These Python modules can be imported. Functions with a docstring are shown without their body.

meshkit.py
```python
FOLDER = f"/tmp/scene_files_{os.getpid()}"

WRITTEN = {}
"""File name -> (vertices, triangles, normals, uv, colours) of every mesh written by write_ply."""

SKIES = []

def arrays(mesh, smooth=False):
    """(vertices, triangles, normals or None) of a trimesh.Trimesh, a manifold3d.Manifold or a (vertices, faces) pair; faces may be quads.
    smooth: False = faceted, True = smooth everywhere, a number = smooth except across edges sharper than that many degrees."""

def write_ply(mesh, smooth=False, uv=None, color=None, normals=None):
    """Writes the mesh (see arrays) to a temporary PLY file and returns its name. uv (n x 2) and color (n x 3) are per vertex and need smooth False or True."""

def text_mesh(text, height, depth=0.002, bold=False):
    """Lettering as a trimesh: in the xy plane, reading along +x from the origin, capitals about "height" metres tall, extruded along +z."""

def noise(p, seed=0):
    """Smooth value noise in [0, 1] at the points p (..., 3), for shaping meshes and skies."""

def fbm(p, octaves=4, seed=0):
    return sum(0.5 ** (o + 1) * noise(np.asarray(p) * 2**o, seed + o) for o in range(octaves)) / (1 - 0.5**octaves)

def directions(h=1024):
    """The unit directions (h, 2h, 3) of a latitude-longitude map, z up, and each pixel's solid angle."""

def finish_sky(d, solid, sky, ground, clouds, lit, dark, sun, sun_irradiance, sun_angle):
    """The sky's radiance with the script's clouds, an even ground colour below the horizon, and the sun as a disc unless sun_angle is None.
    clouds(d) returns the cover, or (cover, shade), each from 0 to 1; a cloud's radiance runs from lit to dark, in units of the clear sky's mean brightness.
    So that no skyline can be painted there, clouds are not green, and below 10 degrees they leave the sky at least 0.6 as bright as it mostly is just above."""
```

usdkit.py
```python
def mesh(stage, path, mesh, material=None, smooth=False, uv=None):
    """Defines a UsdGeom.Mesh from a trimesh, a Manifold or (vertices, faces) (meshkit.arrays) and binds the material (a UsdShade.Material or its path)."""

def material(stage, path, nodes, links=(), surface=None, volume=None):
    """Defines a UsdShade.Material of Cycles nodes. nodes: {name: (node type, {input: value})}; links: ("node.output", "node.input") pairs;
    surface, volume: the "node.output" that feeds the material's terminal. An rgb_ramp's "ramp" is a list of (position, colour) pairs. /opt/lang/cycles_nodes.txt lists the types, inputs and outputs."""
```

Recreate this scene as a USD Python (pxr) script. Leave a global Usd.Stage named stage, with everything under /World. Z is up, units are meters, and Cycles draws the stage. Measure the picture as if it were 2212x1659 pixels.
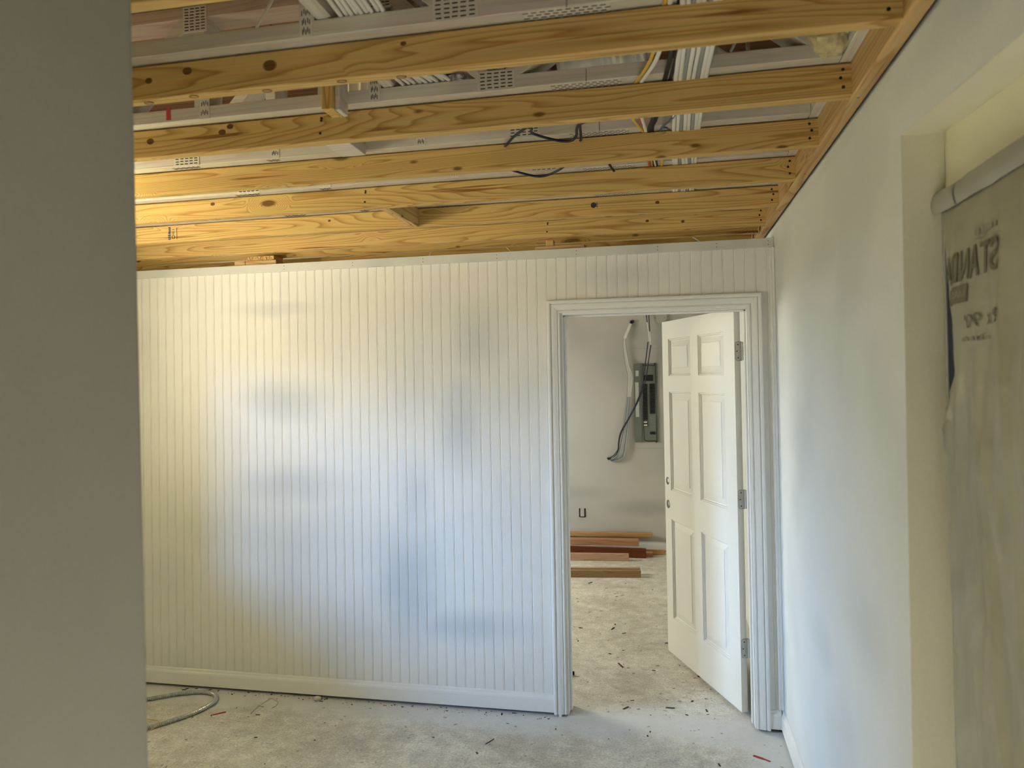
import math, random
import numpy as np, trimesh, usdkit, meshkit, shapely
from shapely.geometry import Polygon, box as sbox
from shapely import affinity
from pxr import Usd, UsdGeom, UsdLux, UsdShade, Gf, Sdf

stage = Usd.Stage.CreateInMemory()
UsdGeom.SetStageUpAxis(stage, 'Z'); UsdGeom.SetStageMetersPerUnit(stage, 1.0)
UsdGeom.Xform.Define(stage, '/World'); UsdGeom.Scope.Define(stage, '/World/Looks')
rnd = random.Random(7); nrng = np.random.default_rng(7)

# ------------------------------------------------------------------ camera
YAW, PITCH, ROLL, EYE = 0.20348, 0.01417, -0.01714, 1.69668
cyw, syw = math.cos(YAW), math.sin(YAW)
fw = np.array([-syw*math.cos(PITCH), cyw*math.cos(PITCH), math.sin(PITCH)])
r0 = np.array([cyw, syw, 0.0]); u0 = np.cross(r0, fw)
rt = math.cos(ROLL)*r0 + math.sin(ROLL)*u0; up = -math.sin(ROLL)*r0 + math.cos(ROLL)*u0
cam = UsdGeom.Camera.Define(stage, '/World/camera')
m = Gf.Matrix4d(*rt, 0, *up, 0, *(-fw), 0, 0, 0, EYE, 1)
cam.AddTransformOp().Set(m)
cam.CreateHorizontalApertureAttr(36.0); cam.CreateVerticalApertureAttr(27.0)
cam.CreateFocalLengthAttr(1592.64*36/2212)
cam.CreateVerticalApertureOffsetAttr(-34*36/2212)
cam.CreateClippingRangeAttr((0.05, 200))
cam.CreateFStopAttr(4.0); cam.CreateFocusDistanceAttr(3.7)
cam.CreateExposureAttr(-0.42)

# ------------------------------------------------------------------ light
def rect(name, pos, target, w, h, inten, color):
    l = UsdLux.RectLight.Define(stage, '/World/' + name)
    l.CreateWidthAttr(w); l.CreateHeightAttr(h); l.CreateIntensityAttr(inten); l.CreateColorAttr(Gf.Vec3f(*color))
    p, t = np.array(pos, float), np.array(target, float)
    z = p - t; z /= np.linalg.norm(z)
    a = np.array([0, 0, 1.0]) if abs(z[2]) < .95 else np.array([0, 1.0, 0])
    x = np.cross(a, z); x /= np.linalg.norm(x); y = np.cross(z, x)
    l.AddTransformOp().Set(Gf.Matrix4d(*x, 0, *y, 0, *z, 0, *p, 1))
    return l
dome = UsdLux.DomeLight.Define(stage, '/World/sky')
dome.CreateIntensityAttr(0.1); dome.CreateColorAttr(Gf.Vec3f(.50, .74, 1.0))
rect('sky_patch_light', (-11.6, -6.4, 4.55), (-3.3, 2.05, 1.53), 2.6, 2.6, 85, (.22, .47, 1.0))         # bright sky seen from the left window
rect('low_sky_light', (-9.0, -0.5, 3.0), (-3.3, 1.9, 1.53), 2.0, 2.0, 80, (.40, .63, 1.0))               # lower part of that sky, reaching the right wall
rect('sunlit_ground_light', (-6.0, -1.3, 0.15), (-4.4, 0.3, 2.6), 3.4, 3.4, 25, (1.0, .88, .71))         # sunlit ground outside that window
rect('hall_window_light', (-0.13, -2.62, 1.45), (-0.13, 0, 1.45), 1.0, 1.3, 0.3, (.95, .97, 1.0))        # window at the hall's end
rect('added_hall_sun_light', (-0.13, -7.0, 4.4), (-0.13, -2.6, 1.45), 0.4, 0.4, 12000, (1.0, .97, .92))        # added unseen sun lamp; its hall-floor bounce lifts the joist undersides
rect('back_room_window_light', (-3.5, 5.7, 2.0), (-0.6, 5.5, 0.3), 1.6, 1.3, 28, (1.0, .97, .80))        # window of the back room
LAMP, LAMP_L, LAMP_C = (-2.40, 1.98, 2.06), 740, (1.0, .90, .50)                                         # warm bulb hanging behind the left corner

# ------------------------------------------------------------------ helpers
L = {}
def num(base):
    n, p = 0, base
    while stage.GetPrimAtPath(p):
        n += 1; p = f'{base}_{n:03d}'
    return p
def tag(prim, label=None, cat=None, group=None, kind=None):
    for k, v in (('label', label), ('category', cat), ('group', group), ('kind', kind)):
        if v: prim.SetCustomDataByKey(k, v)
    return prim
class T:
    def __init__(s, path, loc): s.path, s.loc = path, np.array(loc, float)
def thing(name, label, cat, loc, group=None, kind=None):
    p = num('/World/' + name); x = UsdGeom.Xform.Define(stage, p)
    x.AddTranslateOp().Set(Gf.Vec3d(*map(float, loc)))
    tag(x.GetPrim(), label, cat, group, kind); return T(p, loc)
def arr(mesh):
    if isinstance(mesh, list):
        mesh = [arr(x) for x in mesh]; off = 0; V, F = [], []
        for v, f in mesh:
            V.append(v); F.append(f + off); off += len(v)
        return np.vstack(V), np.vstack(F)
    if isinstance(mesh, tuple):
        v, f = np.asarray(mesh[0], float), np.asarray(mesh[1], int)
        if f.shape[1] == 4: f = np.vstack([f[:, [0, 1, 2]], f[:, [0, 2, 3]]])
        return v, f
    v, f, _ = meshkit.arrays(mesh); return v, f
def part(parent, name, mesh, mat, label=None, smooth=False, kind=None):
    v, f = arr(mesh)
    p = num(parent.path + '/' + name)
    o = usdkit.mesh(stage, p, (v - parent.loc, f), L[mat], smooth)
    tag(o.GetPrim(), label, None, None, kind)
    return T(p, parent.loc)
def solo(name, mesh, mat, label, cat=None, group=None, kind=None, smooth=False):
    p = num('/World/' + name)
    v, f = arr(mesh)
    loc = np.array([(v[:, 0].min()+v[:, 0].max())/2, (v[:, 1].min()+v[:, 1].max())/2, v[:, 2].min()]) if kind != 'structure' else np.zeros(3)
    o = usdkit.mesh(stage, p, (v - loc, f), L[mat], smooth)
    UsdGeom.Xformable(o).AddTranslateOp().Set(Gf.Vec3d(*map(float, loc)))
    tag(o.GetPrim(), label, cat, group, kind); return T(p, loc)
_s = []
for k in range(3):
    for a in (-1, 1):
        for b in (-1, 1):
            for c in (-1, 1):
                q = [a, b, c]; w = [1, 1, 1]; w[k] = 0; _s.append((q, w))
_sg = np.array([x[0] for x in _s], float); _w = np.array([x[1] for x in _s], float)
_h = trimesh.Trimesh(_sg*(1-.2*_w)).convex_hull
_t = trimesh.Trimesh(*[_sg*(1-.2*_w), trimesh.convex.convex_hull(_sg*(1-.2*_w)).faces], process=False)
# map hull vertices back to the sign table so that the topology can be reused
_idx = [int(np.argmin(np.abs(_sg*(1-.2*_w) - v).sum(1))) for v in _h.vertices]
_F = np.array(_idx)[_h.faces]
def bx(lo, hi, bev=.0015):
    lo, hi = np.array(lo, float), np.array(hi, float)
    lo, hi = np.minimum(lo, hi), np.maximum(lo, hi)
    c, e = (lo+hi)/2, (hi-lo)/2
    b = np.minimum(bev, e*.45)
    return c + _sg*(e - _w*b), _F
def rot(mesh, ang, axis, about):
    v, f = arr(mesh); R = trimesh.transformations.rotation_matrix(ang, axis, about)
    return trimesh.transform_points(v, R), f
def bar(a, b, w, d, yax=(0, 1, 0)):
    """box from a to b, w wide in the plane, d deep along yax"""
    a, b, y = np.array(a, float), np.array(b, float), np.array(yax, float)
    x = b-a; n = np.linalg.norm(x); x /= n; z = np.cross(x, y); z /= np.linalg.norm(z); y = np.cross(z, x)
    v, f = bx((0, -d/2, -w/2), (n, d/2, w/2))
    return a + v[:, :1]*x + v[:, 1:2]*y + v[:, 2:]*z, f
def spline(pts, n=8):
    p = np.array(pts, float)
    if len(p) < 3: return np.linspace(p[0], p[-1], max(2, n))
    q = np.vstack([2*p[0]-p[1], p, 2*p[-1]-p[-2]]); out = []
    for i in range(1, len(q)-2):
        for t in np.linspace(0, 1, n, endpoint=False):
            a, b, c, d = q[i-1:i+3]
            out.append(.5*((2*b)+(-a+c)*t+(2*a-5*b+4*c-d)*t*t+(-a+3*b-3*c+d)*t**3))
    out.append(p[-1]); return np.array(out)
def tube(pts, r, n=8, sm=8, flat=1.0, rad=None):
    p = spline(pts, sm); m = len(p)
    t = np.gradient(p, axis=0); t /= np.linalg.norm(t, axis=1)[:, None]+1e-12
    ref = np.array([0, 0, 1.0]) if abs(t[:, 2]).mean() < .8 else np.array([0, 1.0, 0])
    V = []
    for i in range(m):
        a = np.cross(ref, t[i]); a /= np.linalg.norm(a)+1e-9; b = np.cross(t[i], a)
        rr = r if rad is None else rad[i]
        th = np.arange(n)*2*np.pi/n
        V.append(p[i] + rr*np.cos(th)[:, None]*a + rr*flat*np.sin(th)[:, None]*b)
    V = np.vstack(V); F = []
    for i in range(m-1):
        for k in range(n):
            a, b = i*n+k, i*n+(k+1) % n
            F += [(a, b, b+n), (a, b+n, a+n)]
    c0, c1 = len(V), len(V)+1
    V = np.vstack([V, p[0], p[-1]])
    for k in range(n):
        F += [(c0, (k+1) % n, k), (c1, (m-1)*n+k, (m-1)*n+(k+1) % n)]
    return V, np.array(F)
def cyl(a, b, r, n=16):
    return tube([a, b], r, n, 2)
def extrude(poly, h, fn):
    """polygon extruded by h, vertices mapped by fn(u, v, w)"""
    polys = getattr(poly, 'geoms', [poly])
    out = []
    for g in polys:
        mm = trimesh.creation.extrude_polygon(g, h, engine='earcut')
        v = np.array(mm.vertices); out.append((fn(v[:, 0], v[:, 1], v[:, 2]), np.array(mm.faces)))
    return out
S = lambda a, b, c: np.stack([a+0*b+0*c, b+0*a+0*c, c+0*a+0*b], 1)
def prof(points, a, b, fn):
    """closed profile (list of 2-d points) swept straight from a to b: fn(p, q, t)"""
    return extrude(Polygon(points), b-a, lambda u, v, w: fn(u, v, w+a))
def lin(c):
    return tuple(((x/255+.055)/1.055)**2.4 if x/255 > .04045 else x/255/12.92 for x in c)

# ------------------------------------------------------------------ materials
def mat(name, nodes, links, surface='p.BSDF'):
    L[name] = usdkit.material(stage, '/World/Looks/' + name, nodes, links, surface=surface)
def plain(name, c, rough=.6, metal=0, spec=.4, var=.10, scale=30):
    mat(name, {'g': ('geometry', {}), 'n': ('noise_texture', {'scale': scale, 'detail': 4}),
               'm': ('mix', {'color1': tuple(x*(1-var) for x in c), 'color2': tuple(min(1, x*(1+var)) for x in c)}),
               'p': ('principled_bsdf', {'roughness': rough, 'metallic': metal, 'specular_ior_level': spec})},
        [('g.position', 'n.vector'), ('n.fac', 'm.fac'), ('m.color', 'p.base_color')])
def wood(name, base, dark, seed, axis='x', rings=17, knots=.30, streak=True, rough=.62):
    r = random.Random(seed)
    off = (r.uniform(-20, 20), r.uniform(-20, 20), r.uniform(-20, 20))
    s = {'x': ((.55, 10, 10), (3.4, 8.5, 8.5), (1.5, 42, 42), (3, 220, 220)), 'y': ((10, .55, 10), (8.5, 3.4, 8.5), (42, 1.5, 42), (220, 3, 220)),
         'z': ((10, 10, .55), (8.5, 8.5, 3.4), (42, 42, 1.5), (220, 220, 3))}[axis]
    nodes = {'g': ('geometry', {}),
      'm1': ('mapping', {'location': off, 'scale': s[0]}), 'n1': ('noise_texture', {'scale': 1, 'detail': 1.6, 'roughness': .42, 'distortion': .12}),
      'm2': ('mapping', {'location': off, 'scale': s[1]}), 'v': ('voronoi_texture', {'scale': 1, 'randomness': .9}),
      'kc': ('separate_color', {}), 'kt': ('math', {'math_type': 'less_than', 'value2': knots}),
      'kr': ('map_range', {'from_min': .42, 'from_max': .06, 'to_min': 0, 'to_max': 1, 'clamp': True, 'range_type': 'smoothstep'}),
      'km': ('math', {'math_type': 'multiply'}), 'ks': ('math', {'math_type': 'multiply', 'value2': .30}),
      'h': ('math', {'math_type': 'add'}), 'hm': ('math', {'math_type': 'multiply', 'value2': float(rings)}),
      'fr': ('math', {'math_type': 'fraction'}),
      'rr': ('rgb_ramp', {'ramp': [(0, (.05, .05, .05)), (.50, (.12, .12, .12)), (.78, (.62, .62, .62)), (.90, (1, 1, 1)), (1, (.05, .05, .05))]}),
      'm4': ('mapping', {'location': off, 'scale': s[3]}), 'n4': ('noise_texture', {'scale': 1, 'detail': 2}),
      'rf': ('math', {'math_type': 'multiply', 'value2': .80}),
      'c1': ('mix', {'color1': base, 'color2': dark}),
      'c2': ('mix', {'mix_type': 'multiply', 'fac': .35}),
      'kd': ('map_range', {'from_min': .16, 'from_max': .07, 'to_min': 0, 'to_max': 1, 'clamp': True, 'range_type': 'smoothstep'}),
      'kk': ('math', {'math_type': 'multiply'}), 'kf': ('math', {'math_type': 'multiply', 'value2': .85}),
      'c3': ('mix', {'color2': tuple(x*.22 for x in (dark[0], dark[1]*.75, dark[2]*.6))}),
      'm3': ('mapping', {'location': off, 'scale': s[2]}), 'n3': ('noise_texture', {'scale': 1, 'detail': 2}),
      'sr': ('map_range', {'from_min': .665, 'from_max': .72, 'to_min': 0, 'to_max': .75 if streak else 0, 'clamp': True}),
      'c4': ('mix', {'color2': (.16, .050, .014)}),
      'm5': ('mapping', {'location': off, 'scale': tuple(q*2.1 for q in s[1])}), 'v5': ('voronoi_texture', {'scale': 1}), 'k5': ('separate_color', {}), 't5': ('math', {'math_type': 'less_than', 'value2': .30 if knots > .2 else 0}),
      'd5': ('map_range', {'from_min': .16, 'from_max': .08, 'to_min': 0, 'to_max': .85, 'clamp': True}), 'f5': ('math', {'math_type': 'multiply'}), 'c5': ('mix', {'color2': tuple(x*.30 for x in dark)}),
      'p': ('principled_bsdf', {'roughness': rough, 'specular_ior_level': .10}),
      'b': ('bump', {'strength': .12, 'distance': .002})}
    links = [('g.position', 'm1.vector'), ('m1.vector', 'n1.vector'), ('g.position', 'm2.vector'), ('m2.vector', 'v.vector'),
      ('v.color', 'kc.color'), ('kc.r', 'kt.value1'), ('v.distance', 'kr.value'), ('kr.result', 'km.value1'), ('kt.value', 'km.value2'),
      ('km.value', 'ks.value1'), ('n1.fac', 'h.value1'), ('ks.value', 'h.value2'), ('h.value', 'hm.value1'), ('hm.value', 'fr.value1'),
      ('fr.value', 'rr.fac'), ('rr.color', 'rf.value1'), ('rf.value', 'c1.fac'),
      ('g.position', 'm4.vector'), ('m4.vector', 'n4.vector'), ('c1.color', 'c2.color1'), ('n4.color', 'c2.color2'),
      ('v.distance', 'kd.value'), ('kd.result', 'kk.value1'), ('kt.value', 'kk.value2'), ('kk.value', 'kf.value1'),
      ('kf.value', 'c3.fac'), ('c2.color', 'c3.color1'),
      ('g.position', 'm3.vector'), ('m3.vector', 'n3.vector'), ('n3.fac', 'sr.value'), ('sr.result', 'c4.fac'), ('c3.color', 'c4.color1'),
      ('g.position', 'm5.vector'), ('m5.vector', 'v5.vector'), ('v5.color', 'k5.color'), ('k5.g', 't5.value1'), ('v5.distance', 'd5.value'), ('d5.result', 'f5.value1'), ('t5.value', 'f5.value2'), ('f5.value', 'c5.fac'), ('c4.color', 'c5.color1'),
      ('c5.color', 'p.base_color'), ('n4.fac', 'b.height'), ('b.normal', 'p.normal')]
    mat(name, nodes, links)
def primer(name, hi, lo, scale=1.3, blobs=(), amt=.6, rough=.9, spec=.08, grain=.0, lo_pos=.45, hi_pos=.68, seed=0, tint=None):
    """unevenly sprayed primer: two paint tones mixed by soft noise, plus patches at given places: thin primer, and one painted falloff of light"""
    nodes = {'g': ('geometry', {}), 'mp': ('mapping', {'location': (seed*3.1, seed*1.7, seed*2.3)}),
      'n': ('noise_texture', {'scale': scale, 'detail': 2.0, 'roughness': .45}),
      'r': ('map_range', {'from_min': lo_pos, 'from_max': hi_pos, 'to_min': 0, 'to_max': amt, 'clamp': True, 'range_type': 'smoothstep'}),
      'n2': ('noise_texture', {'scale': 180, 'detail': 3}), 'n3': ('noise_texture', {'scale': 7, 'detail': 3}),
      'sm': ('mix', {'color1': (.93, .93, .93), 'color2': (1.05, 1.05, 1.05)}),
      'c': ('mix', {'color1': hi, 'color2': lo}), 'c2': ('mix', {'mix_type': 'multiply', 'fac': 1.0}),
      'b': ('bump', {'strength': .08, 'distance': .002}),
      'p': ('principled_bsdf', {'roughness': rough, 'specular_ior_level': spec})}
    links = [('g.position', 'mp.vector'), ('mp.vector', 'n.vector'), ('n.fac', 'r.value'), ('g.position', 'n2.vector'), ('g.position', 'n3.vector')]
    last = 'r.result'
    for i, (cx, cy, cz, sx, sy, sz, a) in enumerate(blobs):
        # the patch outline wobbles with noise
        nodes[f's{i}'] = ('vector_math', {'vector_math_type': 'subtract', 'math_type': 'subtract', 'vector2': (cx, cy, cz)})
        nodes[f'q{i}'] = ('vector_math', {'math_type': 'multiply', 'vector2': (1/sx, 1/sy, 1/sz)})
        nodes[f'l{i}'] = ('vector_math', {'math_type': 'length'})
        nodes[f'w{i}'] = ('math', {'math_type': 'multiply_add', 'value2': .35})
        nodes[f'f{i}'] = ('map_range', {'from_min': 1.25, 'from_max': .25, 'to_min': 0, 'to_max': a, 'clamp': True, 'range_type': 'smoothstep'})
        nodes[f'x{i}'] = ('math', {'math_type': 'maximum'})
        links += [('g.position', f's{i}.vector1'), (f's{i}.vector', f'q{i}.vector1'), (f'q{i}.vector', f'l{i}.vector1'),
                  ('n3.fac', f'w{i}.value1'), (f'l{i}.value', f'w{i}.value3'), (f'w{i}.value', f'f{i}.value'),
                  (f'f{i}.result', f'x{i}.value1'), (last, f'x{i}.value2')]
        nodes[f's{i}'][1].pop('vector_math_type')
        last = f'x{i}.value'
    links += [(last, 'c.fac'), ('n2.fac', 'sm.fac'), ('c.color', 'c2.color1'), ('sm.color', 'c2.color2'), ('c2.color', 'p.base_color'),
              ('n2.fac', 'b.height'), ('b.normal', 'p.normal')]
    mat(name, nodes, links)

WY, WX = 3.69442, 0.52413          # the beadboard wall's plane and the right wall's plane
PINE, PINED = (.72, .49, .185), (.39, .205, .045)
for k in range(9):
    wood(f'pine_joist_{k}', PINE, PINED, 11+k*5, 'x', rings=(26, 22, 30, 32, 27, 20, 26, 22, 22)[k], knots=(.5, .6, .5, .45, .5, .45, .5, .5, .5)[k])
wood('pine_ledger', (.66, .445, .205), (.44, .24, .08), 90, 'y', rings=13)
wood('pine_block', PINE, PINED, 71, 'y'); wood('pine_strut', PINE, PINED, 73, 'z'); wood('pine_slat', (.68, .49, .25), PINED, 75, 'x', knots=.1)
wood('pine_dark', (.42, .26, .11), (.25, .12, .04), 78, 'x')
wood('fir_red', (.56, .31, .17), (.35, .15, .06), 81, 'x', knots=.15); wood('fir_pink', (.62, .41, .30), (.44, .22, .12), 82, 'x', knots=.15)
wood('fir_orange', (.58, .35, .15), (.38, .17, .05), 83, 'x', knots=.12); wood('fir_brown', (.17, .055, .022), (.08, .025, .01), 84, 'x', knots=.1)
wood('fir_tan', (.40, .29, .14), (.25, .15, .06), 85, 'x', knots=.05, rings=24)
wood('plywood_red', (.27, .14, .075), (.16, .07, .035), 86, 'x', rings=10, knots=.1)
wood('white_lumber', (.70, .65, .56), (.60, .53, .43), 87, 'x', rings=12, knots=.12, streak=False)
wood('white_lumber_y', (.72, .68, .59), (.62, .56, .47), 88, 'y', rings=12, knots=.1, streak=False)
wood('pinkish_lumber', (.60, .48, .38), (.50, .36, .26), 89, 'x', rings=14, knots=.12, streak=False)
primer('beadboard_paint', (.74, .725, .68), (.47, .50, .52), 1.1, [
    (-.96, WY, 1.90, .24, 1, .30, .6), (-1.05, WY, 1.50, .18, 1, .42, .6), (-2.05, WY, 2.10, .42, 1, .07, .5), (-2.05, WY, 1.60, .36, 1, .17, .6),
    (-2.02, WY, 1.15, .45, 1, .14, .5), (-1.34, WY, .62, .26, 1, .42, .7), (-1.05, WY, .42, .5, 1, .12, .55), (-1.30, WY, 1.1, .14, 1, .3, .4),
    (-.2, WY, 2.2, .3, 1, .1, .4)], amt=.28, seed=1)
primer('right_wall_paint', (.72, .735, .715), (.53, .56, .545), 1.5, [
    (WX, 3.05, 1.45, 1, .35, .22, .45), (WX, 2.6, 2.1, 1, .5, .12, .45), (WX, 2.2, 1.0, 1, .35, .18, .4), (WX, 2.75, .75, 1, .3, .12, .35), (WX, 1.25, 2.36, 1, .75, .13, .9), (WX, 2.3, 2.37, 1, .9, .05, .45)], amt=.42, seed=2)  # the strongest patch, above the recess, paints light falling off towards the camera
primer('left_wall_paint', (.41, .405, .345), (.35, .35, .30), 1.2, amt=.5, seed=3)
primer('far_wall_paint', (.50, .485, .44), (.315, .32, .305), 1.2, [(-.95, 7.29, .55, .6, 1, .12, .5), (-.2, 7.29, .42, .5, 1, .12, .6)], amt=.55, seed=4)
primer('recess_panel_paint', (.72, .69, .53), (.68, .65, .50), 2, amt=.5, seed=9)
primer('recess_paint', (.74, .71, .55), (.70, .67, .52), 2, amt=.5, seed=5)
primer('white_trim', (.76, .755, .72), (.66, .67, .65), 2.2, amt=.4, rough=.42, seed=6)
primer('top_trim_paint', (.60, .60, .56), (.46, .475, .46), 2.6, amt=.75, seed=7)
primer('door_paint', (.75, .745, .69), (.70, .70, .655), 2, amt=.5, rough=.4, seed=8)
plain('door_edge_paint', (.40, .40, .365), .5, var=.06)
plain('dark_slot', (.028, .022, .020), .8); plain('black_mark', (.015, .014, .016), .7); plain('ink', (.03, .026, .05), .7)
plain('plate_metal', (.60, .565, .49), .5, .0, .5, .10, 60); plain('white_cable', (.70, .685, .63), .45, var=.06)
plain('yellow_cable', (.62, .40, .06), .4); plain('black_cable', (.012, .014, .024), .4); plain('blue_wire', (.06, .11, .17), .4); plain('red_wire', (.45, .06, .03), .5)
plain('grey_cable', (.28, .29, .29), .45); plain('screw_dark', (.03, .025, .02), .4, .6); plain('steel', (.52, .53, .53), .32, .9, .5, .08, 90)
plain('panel_green', (.135, .155, .125), .45, .0, .5, .05); plain('panel_leaf', (.15, .18, .155), .4, .0, .5, .06); plain('breaker_black', (.008, .008, .008), .35)
plain('label_white', (.62, .63, .58), .6); plain('navy', (.012, .022, .055), .5); plain('hinge_paint', (.56, .555, .51), .4, .2)
plain('red_scrap', (.42, .035, .028), .6); plain('string_white', (.62, .58, .45), .7); plain('crumb', (.50, .46, .38), .8); plain('crumb_dark', (.055, .045, .035), .9)
plain('tape_grey', (.35, .35, .305), .5, var=.15, scale=14); plain('print_grey', (.15, .135, .085), .6, var=.15); plain('print_light', (.27, .255, .185), .6)
plain('wool_yellow', (.50, .43, .24), .95, var=.3, scale=60); plain('bag_white', (.84, .82, .76), .5, var=.05); plain('pvc', (.72, .72, .70), .35)
plain('paper_facing', (.78, .73, .60), .7, var=.05, scale=9); plain('red_marker', (.45, .06, .06), .7)
mat('foil', {'g': ('geometry', {}), 'n': ('noise_texture', {'scale': 26, 'detail': 3, 'distortion': 1.2}), 'b': ('bump', {'strength': .9, 'distance': .02}),
             'p': ('principled_bsdf', {'base_color': (.55, .53, .50), 'metallic': .9, 'roughness': .25})},
    [('g.position', 'n.vector'), ('n.fac', 'b.height'), ('b.normal', 'p.normal')])
mat('film', {'g': ('geometry', {}), 'n': ('noise_texture', {'scale': 9, 'detail': 5, 'distortion': .8}), 'b': ('bump', {'strength': .35, 'distance': .012}),
             'n2': ('noise_texture', {'scale': 4.5, 'detail': 3, 'distortion': 1.0}),
             'c': ('mix', {'color1': (.25, .25, .185), 'color2': (.50, .49, .39)}),
             'p': ('principled_bsdf', {'roughness': .33, 'specular_ior_level': .5}),
             't': ('translucent_bsdf', {'color': (.5, .49, .40)}), 'x': ('mix_closure', {'fac': .08})},
    [('g.position', 'n.vector'), ('n.fac', 'b.height'), ('b.normal', 'p.normal'), ('g.position', 'n2.vector'), ('n2.fac', 'c.fac'), ('c.color', 'p.base_color'),
     ('p.BSDF', 'x.closure1'), ('t.BSDF', 'x.closure2')], 'x.closure')
# concrete slab with pale overspray along the sprayed walls
mat('concrete', {'g': ('geometry', {}), 's': ('separate_xyz', {}),
    'n1': ('noise_texture', {'scale': 2.1, 'detail': 5, 'roughness': .6, 'distortion': .4}), 'n2': ('noise_texture', {'scale': 13, 'detail': 8, 'roughness': .72}),
    'n3': ('noise_texture', {'scale': 90, 'detail': 4, 'roughness': .7}), 'n5': ('noise_texture', {'scale': 5.5, 'detail': 4}),
    'r1': ('rgb_ramp', {'ramp': [(.30, (.48, .445, .365)), (.46, (.58, .55, .47)), (.60, (.66, .63, .55)), (.75, (.73, .70, .62))]}),
    'r2': ('rgb_ramp', {'ramp': [(.28, (.74, .735, .72)), (.5, (.99, .99, .99)), (.72, (1.28, 1.28, 1.27))]}),
    'r3': ('rgb_ramp', {'ramp': [(.30, (.70, .69, .67)), (.5, (1, 1, 1)), (.72, (1.28, 1.28, 1.26))]}),
    'a': ('mix', {'mix_type': 'multiply', 'fac': 1}), 'b': ('mix', {'mix_type': 'multiply', 'fac': 1}),
    'd1': ('math', {'math_type': 'subtract', 'value2': WY - .03}), 'd2': ('math', {'math_type': 'absolute'}),
    'w': ('math', {'math_type': 'multiply_add', 'value2': -.30}),
    'e1': ('map_range', {'from_min': .12, 'from_max': -.12, 'to_min': 0, 'to_max': .80, 'clamp': True, 'range_type': 'smoothstep'}),
    'f1': ('math', {'math_type': 'subtract', 'value1': WX}), 'f2': ('math', {'math_type': 'multiply_add', 'value2': -.42}),
    'e2': ('map_range', {'from_min': .13, 'from_max': -.16, 'to_min': 0, 'to_max': .85, 'clamp': True, 'range_type': 'smoothstep'}),
    'mx': ('math', {'math_type': 'maximum'}),
    'o': ('mix', {'color2': (.66, .665, .655)}), 'bp': ('bump', {'strength': .25, 'distance': .004}),
    'p': ('principled_bsdf', {'roughness': .75, 'specular_ior_level': .25})},
   [('g.position', 's.vector'), ('g.position', 'n1.vector'), ('g.position', 'n2.vector'), ('g.position', 'n3.vector'), ('g.position', 'n5.vector'),
    ('n1.fac', 'r1.fac'), ('n2.fac', 'r2.fac'), ('n3.fac', 'r3.fac'), ('r1.color', 'a.color1'), ('r2.color', 'a.color2'), ('a.color', 'b.color1'), ('r3.color', 'b.color2'),
    ('s.y', 'd1.value1'), ('d1.value', 'd2.value1'), ('n5.fac', 'w.value1'), ('d2.value', 'w.value3'), ('w.value', 'e1.value'),
    ('s.x', 'f1.value2'), ('n5.fac', 'f2.value1'), ('f1.value', 'f2.value3'), ('f2.value', 'e2.value'), ('e1.result', 'mx.value1'), ('e2.result', 'mx.value2'),
    ('b.color', 'o.color1'), ('mx.value', 'o.fac'), ('o.color', 'p.base_color'), ('n3.fac', 'bp.height'), ('bp.normal', 'p.normal')])

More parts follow.
